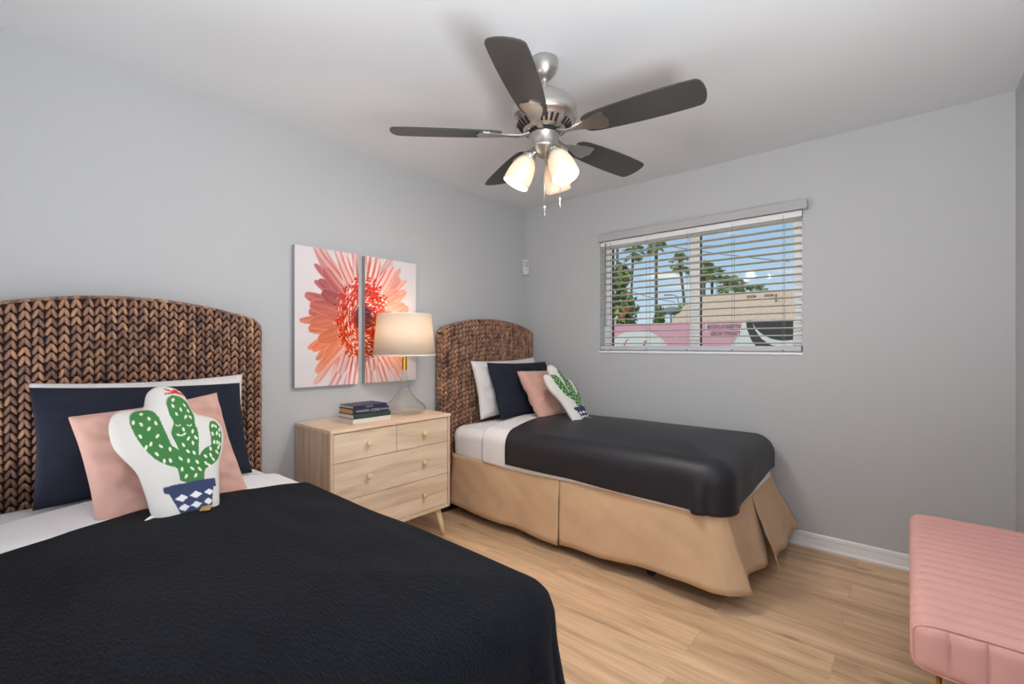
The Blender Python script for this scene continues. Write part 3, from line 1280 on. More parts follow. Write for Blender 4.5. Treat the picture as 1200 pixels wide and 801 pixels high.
def cactus_mesh():
    out = smooth_poly([cpt(*p) for p in OUT], 2)
    green = smooth_poly([cpt(*p) for p in GREEN], 1)
    pot = [cpt(*p) for p in POT]
    O = np.array(out)
    cen = np.array(cpt(350, 440))
    ang = np.arctan2(O[:, 1] - cen[1], O[:, 0] - cen[0])
    rad = np.hypot(O[:, 1] - cen[1], O[:, 0] - cen[0])
    k = np.argsort(ang)
    ang, rad = ang[k], rad[k]
    NA, NR = 420, 90
    th = np.linspace(-PI, PI, NA, endpoint=False)
    R = np.interp(th, np.r_[ang - 2 * PI, ang, ang + 2 * PI], np.r_[rad, rad, rad])
    rr = np.linspace(0, 1, NR + 1)[1:]
    px = cen[0] + np.outer(rr, R * np.cos(th))
    py = cen[1] + np.outer(rr, R * np.sin(th))
    # distance to the outline gives the stuffing
    D = np.full(px.shape, 9.0)
    for i in range(len(O)):
        a, b = O[i], O[(i + 1) % len(O)]
        ab = b - a
        t = np.clip(((px - a[0]) * ab[0] + (py - a[1]) * ab[1]) / (ab @ ab + 1e-12), 0, 1)
        D = np.minimum(D, np.hypot(px - a[0] - t * ab[0], py - a[1] - t * ab[1]))
    D[-1] = 0
    z = 0.042 * np.sqrt(np.clip(1 - (1 - np.clip(D / 0.075, 0, 1)) ** 2, 0, 1))
    col = np.zeros(px.shape + (4,))
    col[:] = lin(220, 216, 211)
    g = inpoly(px, py, green)
    col[g] = lin(68, 126, 68)
    red = np.zeros(px.shape, bool)
    fx, fy = cpt(350, 120)
    for a, l in ((10, 40), (55, 30), (100, 24), (150, 42), (190, 40), (-12, 38), (75, 20)):
        dx, dy = math.cos(math.radians(a)), math.sin(math.radians(a))
        tt = (px - fx) * dx + (py - fy) * dy
        nn = np.abs(-(px - fx) * dy + (py - fy) * dx)
        red |= (tt > -0.004) & (tt < l * MPX) & (nn < 4 * MPX)
    col[red] = lin(206, 48, 44)
    rs = random.Random(3)
    for (sx, sy) in SEEDS:
        cx, cy = cpt(sx, sy)
        a = math.radians(90 + rs.uniform(-35, 35))
        dx, dy = math.cos(a), math.sin(a)
        tt = (px - cx) * dx + (py - cy) * dy
        nn = -(px - cx) * dy + (py - cy) * dx
        col[((tt / (9.5 * MPX)) ** 2 + (nn / (4.3 * MPX)) ** 2 < 1)] = lin(230, 234, 214)
    for (ex, ey, w, h, th_) in ((350, 298, 13, 9, 3.5), (407, 294, 12, 9, 3.5), (363, 343, 23, 12, 4)):
        cx, cy = cpt(ex, ey)
        q = np.hypot((px - cx) / (w * MPX * CSX), (py - cy) / (h * MPX * CSY))
        col[(np.abs(q - 0.85) < 0.25) & (py < cy)] = lin(236, 238, 222)
    pt = inpoly(px, py, pot)
    col[pt] = lin(58, 68, 102)
    for (dx_, dy_, w, h) in DIA:
        cx, cy = cpt(dx_, dy_)
        col[(np.abs(px - cx) / (w * MPX * CSX) + np.abs(py - cy) / (h * MPX * CSY)) < 1] = lin(232, 234, 236)
    V = [(cen[0], cen[1], float(z[0].mean()))]
    C = [lin(68, 126, 68)]
    for i in range(NR):
        for j in range(NA):
            V.append((px[i, j], py[i, j], z[i, j]))
            C.append(tuple(col[i, j]))
    Fc = []
    for j in range(NA):
        Fc.append((0, 1 + j, 1 + (j + 1) % NA))
    for i in range(NR - 1):
        for j in range(NA):
            a = 1 + i * NA + j
            b = 1 + i * NA + (j + 1) % NA
            Fc.append((a, a + NA, b + NA, b))
    # plain back
    last = 1 + (NR - 1) * NA
    prev = [last + j for j in range(NA)]
    rows = [80, 68, 52, 34, 16]
    for i in rows:
        cur = []
        for j in range(NA):
            cur.append(len(V))
            V.append((px[i, j], py[i, j], -0.75 * z[i, j]))
            C.append(lin(220, 216, 211))
        for j in range(NA):
            Fc.append((prev[j], cur[j], cur[(j + 1) % NA], prev[(j + 1) % NA]))
        prev = cur
    c = len(V)
    V.append((cen[0], cen[1], float(-0.75 * z[0].mean())))
    C.append(lin(220, 216, 211))
    for j in range(NA):
        Fc.append((prev[j], c, prev[(j + 1) % NA]))
    me = bpy.data.meshes.new('cactus_cushion')
    me.from_pydata([tuple(map(float, v)) for v in V], [], Fc)
    at = me.color_attributes.new('print', 'FLOAT_COLOR', 'POINT')
    at.data.foreach_set('color', np.array(C, dtype=np.float32).ravel())
    me.materials.append(M['printed'])
    me.polygons.foreach_set('use_smooth', [True] * len(Fc))
    me.update()
    bmx = bmesh.new()
    bmx.from_mesh(me)
    bmesh.ops.recalc_face_normals(bmx, faces=bmx.faces)
    bmx.to_mesh(me)
    bmx.free()
    return me


CM = cactus_mesh()


def cactus(label, *pl):
    o = bpy.data.objects.new('cactus_cushion', CM)
    COL.objects.link(o)
    tag(o, label, 'cushion', 'cactus cushions')
    # sewn gold tag by the pot and a white loop at the corner
    bm = bmesh.new()
    x, y = cpt(470, 752)
    M4 = Matrix.Translation((x, 0.050, 0.034)) @ Matrix.Rotation(math.radians(-58), 4, 'X') @ Matrix.Rotation(math.radians(-24), 4, 'Z')
    box(bm, -0.012, -0.046, -0.0015, 0.016, 0.004, 0.0015, 0.001, M4=M4)
    t = obj('tag', bm, M['goldtag'], o)
    t['label'] = 'gold fabric tag'
    bm = bmesh.new()
    x, y = cpt(232, 735)
    pts = [(x + 0.015, y + 0.006, 0), (x - 0.008, y + 0.012, 0.006), (x - 0.024, y + 0.002, 0.008), (x - 0.018, y - 0.014, 0.006), (x + 0.006, y - 0.018, 0)]
    tube(bm, pts, 0.006, 8)
    obj('loop', bm, M['white_pillow'], o, True)
    place(o, *pl)
    return o


cactus('white cushion printed with a green cactus in a blue pot on the near bed', 0.935, -2.822, 0.634, 32, 0, 0)
cactus('cactus print cushion tilted on the bed below the window', 0.970, -0.538, 0.652, 36, 0, -2)

# ------------------------------------------------------------------ dresser
dr = empty('dresser', (0.22, -1.689, 0), 0, 'pale oak chest of drawers on splayed legs between the two beds', 'dresser')
DW, DZ0, DZ1 = 0.81, 0.180, 0.775
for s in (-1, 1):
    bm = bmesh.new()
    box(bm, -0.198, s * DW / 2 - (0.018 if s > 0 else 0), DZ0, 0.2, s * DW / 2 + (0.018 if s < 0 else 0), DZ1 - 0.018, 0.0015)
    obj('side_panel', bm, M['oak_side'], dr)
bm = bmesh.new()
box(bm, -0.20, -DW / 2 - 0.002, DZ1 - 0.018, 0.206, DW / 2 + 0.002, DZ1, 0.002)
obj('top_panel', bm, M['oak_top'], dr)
bm = bmesh.new()
box(bm, -0.198, -DW / 2 + 0.018, DZ0, 0.2, DW / 2 - 0.018, DZ0 + 0.02, 0.001)
obj('bottom_panel', bm, M['oak_x'], dr)
bm = bmesh.new()
box(bm, -0.198, -DW / 2 + 0.018, DZ0 + 0.02, 0.172, DW / 2 - 0.018, DZ1 - 0.018)
obj('inner_case', bm, M['groove'], dr)
yy0, yy1 = -DW / 2 + 0.021, DW / 2 - 0.021
zz = [DZ0 + 0.023, DZ0 + 0.218, DZ0 + 0.420, DZ1 - 0.022]
rows = [(yy0, yy1, zz[0], zz[1] - 0.003, (-0.19, 0.19)), (yy0, yy1, zz[1], zz[2] - 0.003, (-0.19, 0.19)),
        (yy0, -0.0015, zz[2], zz[3], (-0.19,)), (0.0015, yy1, zz[2], zz[3], (0.19,))]
for (a, b, c, d, kn) in rows:
    bm = bmesh.new()
    box(bm, 0.174, a, c, 0.196, b, d, 0.0015)
    dw = obj('drawer', bm, M['oak_x'], dr)
    for ky in kn:
        bm = bmesh.new()
        R = Matrix.Translation((0.195, ky, (c + d) / 2 + 0.004)) @ Matrix.Rotation(PI / 2, 4, 'Y')
        lathe(bm, [(0.006, 0), (0.006, 0.008), (0.009, 0.016), (0.0135, 0.020), (0.0145, 0.026), (0.012, 0.031), (0.004, 0.032)], 18, R)
        obj('knob', bm, M['oak_leg'], dw, True)
for sx in (-1, 1):
    for sy in (-1, 1):
        bm = bmesh.new()
        tube(bm, [(sx * 0.15, sy * 0.335, DZ0 + 0.002), (sx * 0.17, sy * 0.350, 0.09), (sx * 0.190, sy * 0.364, 0.0)], [0.021, 0.017, 0.012], 16)
        obj('leg', bm, M['oak_leg'], dr, True)

# ------------------------------------------------------------------ table lamp
LX, LY = 0.20, -1.478
lp = empty('table_lamp', (LX, LY, DZ1 + 0.0006), 0, 'table lamp with white drum shade and clear glass base on the dresser', 'lamp')
bm = bmesh.new()
prof_o = [(0.075, 0.0), (0.108, 0.004), (0.122, 0.018), (0.124, 0.034), (0.115, 0.052), (0.094, 0.072), (0.070, 0.094), (0.050, 0.122),
          (0.036, 0.158), (0.026, 0.200), (0.019, 0.240), (0.0155, 0.270), (0.0155, 0.282)]
t = 0.0035
prof_i = [(max(0.004, r - t), z) for r, z in prof_o[::-1]][:-3] + [(0.116, 0.020), (0.100, 0.010), (0.06, 0.008)]
lathe(bm, [(r * 1.12 if z < 0.15 else r, z) for r, z in prof_o + prof_i], 48)
obj('glass_base', bm, M['glass'], lp, True)
bm = bmesh.new()
lathe(bm, [(0.017, 0.280), (0.017, 0.352), (0.014, 0.354), (0.014, 0.376)], 24)
obj('brass_neck', bm, M['brass'], lp, False)
bm = bmesh.new()
lathe(bm, [(0.020, 0.376), (0.020, 0.42), (0.014, 0.425)], 20)
obj('lamp_socket', bm, M['white_plastic'], lp, True)
bm = bmesh.new()
lathe(bm, [(0.012, 0.425), (0.014, 0.445), (0.028, 0.475), (0.030, 0.495), (0.022, 0.515), (0.002, 0.524)], 20)
obj('bulb', bm, M['bulb'], lp, True)
bm = bmesh.new()
zb, zt, rb, rt = 0.372, 0.636, 0.197, 0.170
lathe(bm, [(rb, zb), (rt, zt), (rt - 0.0018, zt), (rb - 0.0018, zb)], 64, closed=True)
shd = obj('lamp_shade', bm, M['shade'], lp, True)
bm = bmesh.new()
lathe(bm, [(rb + 0.0012, zb - 0.001), (rb + 0.0008, zb + 0.007), (rb - 0.003, zb + 0.007), (rb - 0.003, zb - 0.001)], 64, closed=True)
obj('shade_trim', bm, M['white_pillow'], shd, False)
bm = bmesh.new()
lathe(bm, [(rt + 0.0018, zt - 0.007), (rt + 0.0012, zt + 0.001), (rt - 0.003, zt + 0.001), (rt - 0.003, zt - 0.007)], 64, closed=True)
obj('shade_trim', bm, M['white_pillow'], shd, False)
bm = bmesh.new()
for a in (0, 2 * PI / 3, 4 * PI / 3):
    tube(bm, [(0.012 * math.cos(a), 0.012 * math.sin(a), 0.615), ((rt - 0.001) * math.cos(a), (rt - 0.001) * math.sin(a), 0.625)], 0.0015, 6)
tube(bm, [(0.0, -0.02, 0.425), (0.0, -0.055, 0.48), (0.0, -0.05, 0.56), (0, 0, 0.618)], 0.0016, 6)
tube(bm, [(0.0, 0.02, 0.425), (0.0, 0.055, 0.48), (0.0, 0.05, 0.56), (0, 0, 0.618)], 0.0016, 6)
obj('shade_harp', bm, M['brass'], lp)
lamp('table_lamp_light', 'POINT', (LX, LY, DZ1 + 0.56), 1.5, (1.0, 0.84, 0.64), shadow_soft_size=0.03)

# ------------------------------------------------------------------ books
BKX, BKY = 0.255, -1.80


def book(z, w, l, h, cov, pages, label, dx=0.0, dy=0.0, rz=0.0, text=None):
    """spine faces +X; w is the page width (x), l the spine length (y)"""
    root = empty('book', (BKX + dx, BKY + dy, z), rz, label, 'book', 'books stacked on the dresser')
    bm = bmesh.new()
    c = 0.003
    box(bm, -w / 2, -l / 2, 0, w / 2, l / 2, c, 0.0006)
    box(bm, -w / 2, -l / 2, h - c, w / 2, l / 2, h, 0.0006)
    box(bm, w / 2 - c, -l / 2, 0.0005, w / 2 + 0.001, l / 2, h - 0.0005, 0.0012)
    obj('cover', bm, cov, root)
    bm = bmesh.new()
    box(bm, -w / 2 + 0.004, -l / 2 + 0.004, c, w / 2 - c, l / 2 - 0.004, h - c)
    obj('pages', bm, pages, root)
    if text:
        for (s, y, sz, zz_) in text:
            M4 = Matrix.Translation((w / 2 + 0.0012, y, zz_)) @ Matrix(((0, 0, 1, 0), (1, 0, 0, 0), (0, 1, 0, 0), (0, 0, 0, 1)))
            text_obj('spine_lettering', s, sz, M4, M['book_text'], root, 0.0003)
    return root


zb = DZ1 + 0.0006
book(zb, 0.168, 0.245, 0.026, M['book_white'], M['page_white'], 'cream book at the bottom of the stack beside the lamp')
zb += 0.0262
book(zb, 0.160, 0.240, 0.026, M['book_green'], M['page_white'], 'dark green book with white pages, second from the bottom', 0.002, 0.003)
zb += 0.0262
book(zb, 0.155, 0.232, 0.030, M['book_dark'], M['page_tan'], 'dark book with silver spine lettering and tan page edges', 0.0, -0.002, 0.0,
     [('HONORS', -0.095, 0.017, 0.011), ('A', -0.022, 0.015, 0.011), ('CODE', -0.004, 0.021, 0.008), ('GORDON', 0.058, 0.012, 0.011)])
zb += 0.0302
book(zb, 0.150, 0.218, 0.017, M['book_navy'], M['page_white'], 'thin navy book on top of the stack', 0.0, -0.006, 0.01,
     [('HISTORY', -0.03, 0.011, 0.004)])


# ------------------------------------------------------------------ flower canvases
def fbm(x, y, seed):
    s = np.zeros_like(x)
    rs = np.random.RandomState(seed)
    for k in range(5):
        f = 2.0 ** k
        a, b, c, d = rs.uniform(-1, 1, 4)
        p, q = rs.uniform(0, 6.28, 2)
        s += np.sin(f * (a * 2 + 1.5) * x + b * f * y + p) * np.sin(f * (c * 2 - 1.5) * y + d * f * x + q) / f ** 0.7
    return s


def hash2(i, j):
    v = np.sin(i * 127.1 + j * 311.7) * 43758.5453
    return v - np.floor(v)


def flower(y, z):
    """colour of the print at wall position (y, z); photo of a gerbera"""
    cy, cz = -1.675, 1.385
    dy, dz = y - cy, z - cz
    r = np.hypot(dy, dz)
    a = np.arctan2(dz, dy)
    up = np.clip(dz / 0.25, -1, 1)
    bgc = np.empty(y.shape + (3,))
    bgc[:] = np.array(lin(226, 218, 220)[:3])
    out = bgc.copy()

    def blend(mask, c):
        nonlocal out
        m = np.clip(mask, 0, 1)[..., None]
        out = out * (1 - m) + m * c

    L = lambda *c: np.array(lin(*c)[:3])
    side = np.abs(np.cos(a))
    # broad petals in three layers, the nearest last
    for layer, (npet, off, rlen, w0) in enumerate(((30, 0.2, 0.40, 1.0), (22, 0.65, 0.385, 1.0), (19, 0.05, 0.36, 1.05))):
        k = np.floor((a + PI) / (2 * PI) * npet + off)
        ac = (k + 0.5 - off) / npet * 2 * PI - PI
        h = hash2(k, layer + 1.0)
        vert0 = np.clip((np.abs(np.sin(ac)) - 0.62) / 0.3, 0, 1)
        rl = rlen * (0.84 + 0.22 * h) * (1.0 + 0.5 * vert0)
        if layer == 2:
            rl = rl * (1 - 0.25 * vert0)
        lat = np.sin(a - ac) * r + 0.006 * np.sin(r * 16 + h * 6)
        t = np.clip((r - 0.08) / (rl - 0.08), 0, 1.2)
        half = (0.006 + 0.046 * np.sqrt(np.clip(t ** 0.8 * (1.01 - t ** 2.2) * 1.5, 0, 1))) * w0 * 20 / npet
        inside = np.clip((half - np.abs(lat)) / 0.003, 0, 1) * np.clip((rl - r) / 0.006, 0, 1)
        streak = 0.5 + 0.5 * np.sin(lat / 0.0055 + 7 * h + 1.5 * np.sin(r * 18 + h * 9))
        edge = np.clip(1 - (half - np.abs(lat)) / 0.006, 0, 1)
        warm = np.clip(0.5 - dz / 0.26, 0, 1)[..., None]
        c1 = L(184, 108, 112) * (1 - warm) + L(228, 136, 96) * warm
        c2 = L(206, 136, 136) * (1 - warm) + L(240, 168, 136) * warm
        right = np.clip(dy / 0.08, 0, 1)[..., None]
        c1 = c1 * (1 - right) + right * (L(238, 150, 134) * (1 - warm) + L(244, 166, 122) * warm)
        c2 = c2 * (1 - right) + right * L(246, 198, 184)
        soft = (0.35 + 0.3 * streak)[..., None]
        c = c1 * (1 - soft) + c2 * soft
        # pale towards the base of each petal's middle line
        mid = np.clip(1 - np.abs(lat) / 0.012, 0, 1)[..., None] * np.clip(1 - t, 0, 1)[..., None]
        c = c * (1 - 0.35 * mid) + 0.35 * mid * L(248, 214, 200)
        pale = L(246, 216, 208)
        c = c * (1 - 0.75 * edge[..., None]) + 0.75 * edge[..., None] * pale
        # petals near the vertical are pale with red streaks
        vert = np.clip((np.abs(np.sin(a)) - 0.70) / 0.22, 0, 1)[..., None]
        s3 = (streak ** 2 * (0.5 + 0.5 * h))[..., None]
        cv = L(242, 218, 216) * (1 - s3) + L(216, 104, 88) * s3
        c = c * (1 - vert) + vert * cv
        fade = 1 - 0.65 * np.clip((r - 0.30) / 0.2, 0, 1) * (0.3 + 0.7 * vert[..., 0])
        tone = (0.86 + 0.26 * h)[..., None]
        blend(inside * fade, np.clip(c * tone, 0, 1))
    # long red streaks from the centre up and down
    st = np.clip(np.sin(a * 46 + 2.0 * np.sin(r * 14)) - 0.1, 0, 1) * np.clip((np.abs(np.sin(a)) - 0.8) / 0.15, 0, 1) * np.clip(1 - (r - 0.16) / 0.30, 0, 1)
    blend(st * (r > 0.12) * 0.8, L(206, 66, 50))
    # florets
    jag = 0.022 * np.sin(a * 22 + 3 * np.sin(a * 5)) + 0.012 * np.sin(a * 57)
    core_r = 0.185 + jag + 0.075 * np.abs(np.sin(a)) ** 3
    cell = 0.0085
    ry, rz_ = np.floor(r / cell), np.floor(a * np.maximum(r, 0.02) / cell * 0.9 + 0.5 * np.floor(r / cell))
    hh = hash2(ry, rz_)
    upc = np.clip(0.5 + dz / 0.14, 0, 1)[..., None]
    base = L(222, 84, 40) * (1 - upc) + L(216, 76, 70) * upc
    alt = L(240, 134, 60) * (1 - upc) + L(236, 130, 118) * upc
    m3 = hh[..., None]
    fl = base * (1 - m3) + alt * m3
    fl = np.where((hh > 0.84)[..., None], L(252, 226, 210), fl)
    fl = np.where((hh < 0.16)[..., None], L(168, 44, 32), fl)
    blend(np.clip((core_r - r) / 0.006, 0, 1), fl)
    # dark centre
    pur = L(118, 74, 110) * upc + L(150, 78, 40) * (1 - upc)
    pur = pur * (0.75 + 0.5 * m3)
    blend(np.clip((0.082 - np.hypot(dy * 1.0, dz * 0.85)) / 0.03, 0, 1) * 0.85, pur)
    # deepen the petals, leave the pale ground
    sat = np.clip(1 - out.min(axis=-1, keepdims=True) / 0.72, 0, 1)
    return np.clip(out, 0, 1) ** (1 + 0.55 * sat)


def canvas(y0, y1, z0, z1, label):
    ny, nz = 110, 215
    yy = np.linspace(y0, y1, ny + 1)
    zz_ = np.linspace(z0, z1, nz + 1)
    Yg, Zg = np.meshgrid(yy, zz_)
    C = flower(Yg, Zg)
    root = empty('wall_canvas', (0.002, (y0 + y1) / 2, z0), 0, label, 'canvas print', 'pair of flower canvases')
    V = [(0.036, float(a - (y0 + y1) / 2), float(b - z0)) for a, b in zip(Yg.ravel(), Zg.ravel())]
    Fc = []
    for i in range(nz):
        for j in range(ny):
            a = i * (ny + 1) + j
            Fc.append((a, a + 1, a + ny + 2, a + ny + 1))
    o = pyd('printed_face', V, Fc, M['canvas'], root, False)
    at = o.data.color_attributes.new('print', 'FLOAT_COLOR', 'POINT')
    cc = np.ones((len(V), 4), np.float32)
    cc[:, :3] = C.reshape(-1, 3)
    at.data.foreach_set('color', cc.ravel())
    bm = bmesh.new()
    h = (y1 - y0) / 2
    box(bm, 0.0, -h, 0.0, 0.0357, h, z1 - z0, 0.0)
    obj('stretched_frame', bm, M['canvas_edge'], root)
    return root


canvas(-2.105, -1.708, 0.972, 1.782, 'left flower canvas with coral petals spreading left, unobstructed on the wall')
canvas(-1.662, -1.262, 0.972, 1.782, 'right flower canvas partly hidden behind the lamp shade')

# ------------------------------------------------------------------ motion sensor
ms = empty('motion_sensor', (0.035, -0.035, 1.85), math.radians(-45), 'small white motion sensor mounted high in the room corner', 'motion sensor')
bm = bmesh.new()
pts = [(-0.030, -0.033), (-0.005, -0.035), (0.010, -0.028), (0.017, -0.012), (0.017, 0.012), (0.010, 0.028), (-0.005, 0.035), (-0.030, 0.033)]
prism(bm, [(x * 1.0, y * 1.0) for x, y in pts], 0.0, 0.135)
bmesh.ops.bevel(bm, geom=[e for e in bm.edges if abs(e.verts[0].co.z - e.verts[1].co.z) < 1e-6], offset=0.006, segments=2, affect='EDGES')
obj('sensor_body', bm, M['white_plastic'], ms, False)
bm = bmesh.new()
box(bm, 0.015, -0.020, 0.060, 0.0195, 0.020, 0.115, 0.004)
obj('sensor_lens', bm, M['lens'], ms)
bm = bmesh.new()
box(bm, 0.0165, -0.003, 0.035, 0.0185, 0.003, 0.047, 0.0008)
obj('indicator', bm, M['vent'], ms)

# ------------------------------------------------------------------ ceiling fan
FX, FY = 1.470, -1.680
FS = 1.026  # sizes below were taken at a nearer distance
fan = empty('ceiling_fan', (FX, FY, RH - 0.0005), 0, 'five blade ceiling fan with dark blades and three lit glass shades', 'ceiling fan')


def fz(z):
    return 1.2145 + (z - 1.2145) * FS - RH


bm = bmesh.new()
lathe(bm, [(0.056, 0.0), (0.060, -0.004), (0.060, -0.022), (0.057, -0.040), (0.048, -0.060), (0.034, -0.076), (0.022, -0.083), (0.010, -0.085)], 40)
obj('canopy', bm, M['nickel'], fan, True)
bm = bmesh.new()
lathe(bm, [(0.016, -0.075), (0.016, -0.092), (0.013, -0.096), (0.013, -0.135), (0.024, -0.138), (0.024, -0.160)], 20)
obj('downrod', bm, M['nickel'], fan, False)
bm = bmesh.new()
prof = [(0.020, fz(2.264)), (0.050, fz(2.262)), (0.090, fz(2.252)), (0.118, fz(2.232)), (0.135, fz(2.205)), (0.141, fz(2.178)), (0.140, fz(2.160)),
        (0.134, fz(2.152)), (0.128, fz(2.150)), (0.123, fz(2.143)), (0.085, fz(2.110)), (0.070, fz(2.106)), (0.020, fz(2.106))]
lathe(bm, prof, 48)
mo = obj('motor_housing', bm, M['nickel'], fan, True)
for k in range(30):
    if k % 6 in (5,):
        continue
    bm = bmesh.new()
    a = 2 * PI * k / 30
    # vent slots lie on the sloping lower band
    R = Matrix.Rotation(a, 4, 'Z') @ Matrix.Translation((0.1045, 0, fz(2.1268) - 0.0012)) @ Matrix.Rotation(math.atan2(0.033, 0.033) * -1, 4, 'Y')
    box(bm, -0.017, -0.0052, -0.0016, 0.017, 0.0052, 0.0016, 0.001, M4=R)
    obj('vent_slot', bm, M['vent'], mo)
bm = bmesh.new()
lathe(bm, [(0.066, fz(2.106)), (0.068, fz(2.100)), (0.060, fz(2.096)), (0.060, fz(2.094))], 40)
obj('flywheel', bm, M['vent'], fan, True)
bm = bmesh.new()
lathe(bm, [(0.064, fz(2.096)), (0.066, fz(2.088)), (0.061, fz(2.083)), (0.060, fz(2.045)), (0.063, fz(2.041)), (0.058, fz(2.034)),
           (0.040, fz(2.022)), (0.034, fz(2.010)), (0.020, fz(2.002)), (0.004, fz(2.0))], 40)
obj('switch_housing', bm, M['nickel'], fan, True)
# blades: root 0.17 m, tip 0.655 m
ZB_ = 2.094
out = []
RL = [(x * 0.968, w) for x, w in ((0.190, 0.036), (0.205, 0.048), (0.24, 0.057), (0.32, 0.064), (0.42, 0.069), (0.52, 0.071), (0.60, 0.070), (0.645, 0.067), (0.656, 0.062), (0.664, 0.052), (0.672, 0.030))]
for k in range(5):
    ang = math.radians(8 + 72 * k)
    R = Matrix.Rotation(ang, 4, 'Z')
    # counter-clockwise edge hangs lower
    P = R @ Matrix.Translation((0, 0, fz(ZB_))) @ Matrix.Rotation(math.radians(-12), 4, 'X')
    bm = bmesh.new()
    pts = [(x, -w) for x, w in RL] + [(0.6535, 0)] + [(x, w) for x, w in RL[::-1]]
    prism(bm, pts, -0.003, 0.003, P)
    bl_o = obj('fan_blade', bm, M['blade'], fan, False)
    bm = bmesh.new()
    # leaf shaped blade iron under the root with an arm to the hub
    leaf = [(0.135, -0.011), (0.165, -0.018), (0.200, -0.030), (0.235, -0.042), (0.262, -0.046), (0.278, -0.040), (0.284, -0.020), (0.292, 0.0),
            (0.284, 0.020), (0.278, 0.040), (0.262, 0.046), (0.235, 0.042), (0.200, 0.030), (0.165, 0.018), (0.135, 0.011)]
    prism(bm, leaf, -0.0075, -0.0032, P)
    n0 = len(bm.verts)
    for (x0, x1, w0, w1, z0, z1) in ((0.060, 0.155, 0.013, 0.011, 2.100, ZB_ - 0.0055),):
        vs = []
        for x, w, z in ((x0, w0, z0), (x0 + 0.045, 0.010, z0 - 0.012), (x1, w1, z1)):
            for dy, dz in ((-w, -0.003), (w, -0.003), (w, 0.003), (-w, 0.003)):
                vs.append(bm.verts.new(R @ Vector((x, dy, fz(z) + dz))))
        for s in range(2):
            for q in range(4):
                a, b = s * 4 + q, s * 4 + (q + 1) % 4
                bm.faces.new((vs[a], vs[b], vs[b + 4], vs[a + 4]))
        bm.faces.new(vs[0:4])
        bm.faces.new(vs[8:12])
    obj('blade_iron', bm, M['nickel'], bl_o, False)
# three lamps on short arms; azimuths given relative to the direction towards the camera
fcam = Vector((math.sin(TH), -math.cos(TH), 0))
rcam = Vector((math.cos(TH), math.sin(TH), 0))
for az in (-92, 42, 144):
    a = math.radians(az)
    d = fcam * math.cos(a) + rcam * math.sin(a)
    tilt = math.radians(27)
    ax = (d * math.sin(tilt) - Vector((0, 0, 1)) * math.cos(tilt)).normalized()
    p0 = d * 0.038 + Vector((0, 0, fz(2.025)))
    p1 = p0 + d * 0.018 + Vector((0, 0, -0.006))
    nrm = ax
    sx = Vector((0, 0, 1)).cross(ax).normalized()
    sy = ax.cross(sx)
    Q = Matrix(((sx.x, sy.x, ax.x, p1.x), (sx.y, sy.y, ax.y, p1.y), (sx.z, sy.z, ax.z, p1.z), (0, 0, 0, 1)))
    bm = bmesh.new()
    tube(bm, [p0 - d * 0.02, p0, p1 + ax * 0.01], 0.009, 12)
    lathe(bm, [(0.012, -0.004), (0.024, 0.004), (0.028, 0.014), (0.028, 0.034)], 24, Q)
    arm = obj('lamp_arm', bm, M['nickel'], fan, True)
    bm = bmesh.new()
    po = [(0.030, 0.026), (0.036, 0.034), (0.046, 0.055), (0.053, 0.080), (0.0565, 0.105), (0.0575, 0.128), (0.0575, 0.148)]
    pi_ = [(r - 0.003, z) for r, z in po[::-1]]
    lathe(bm, po + pi_, 36, Q, closed=True)
    obj('glass_shade', bm, M['frosted'], arm, True)
    bm = bmesh.new()
    lathe(bm, [(0.010, 0.034), (0.014, 0.045), (0.024, 0.068), (0.026, 0.084), (0.019, 0.100), (0.002, 0.107)], 20, Q)
    obj('bulb', bm, M['bulb'], arm, True)
    c = Vector((FX, FY, RH)) + p1 + ax * 0.140
    lamp('fan_lamp_light', 'POINT', c, 11.5, (1.0, 0.95, 0.87), shadow_soft_size=0.03)
for (off, zt_, zb2, ring) in ((rcam * -0.002 + fcam * 0.050, 2.05, 1.74, 0), (rcam * 0.068 + fcam * 0.0, 2.05, 1.79, 1)):
    bm = bmesh.new()
    p = Vector(off)
    tube(bm, [p + Vector((0, 0, fz(zt_))), p + Vector((0, 0, fz(zb2 + 0.04)))], 0.0022, 6)
    Q = Matrix.Translation(p + Vector((0, 0, fz(zb2))))
    lathe(bm, [(0.0025, 0.0), (0.003, 0.012), (0.002, 0.028), (0.004, 0.034), (0.004, 0.040), (0.0015, 0.044)], 10, Q)
    obj('pull_chain', bm, M['nickel'], fan, True)

# ------------------------------------------------------------------ bench
BW, BLn, BZ0, BZ1 = 0.37, 1.06, 0.325, 0.465
bn = empty('bench', (2.848, -1.060, 0), 0, 'pink velvet channel tufted bench with gold legs against the right wall', 'bench')


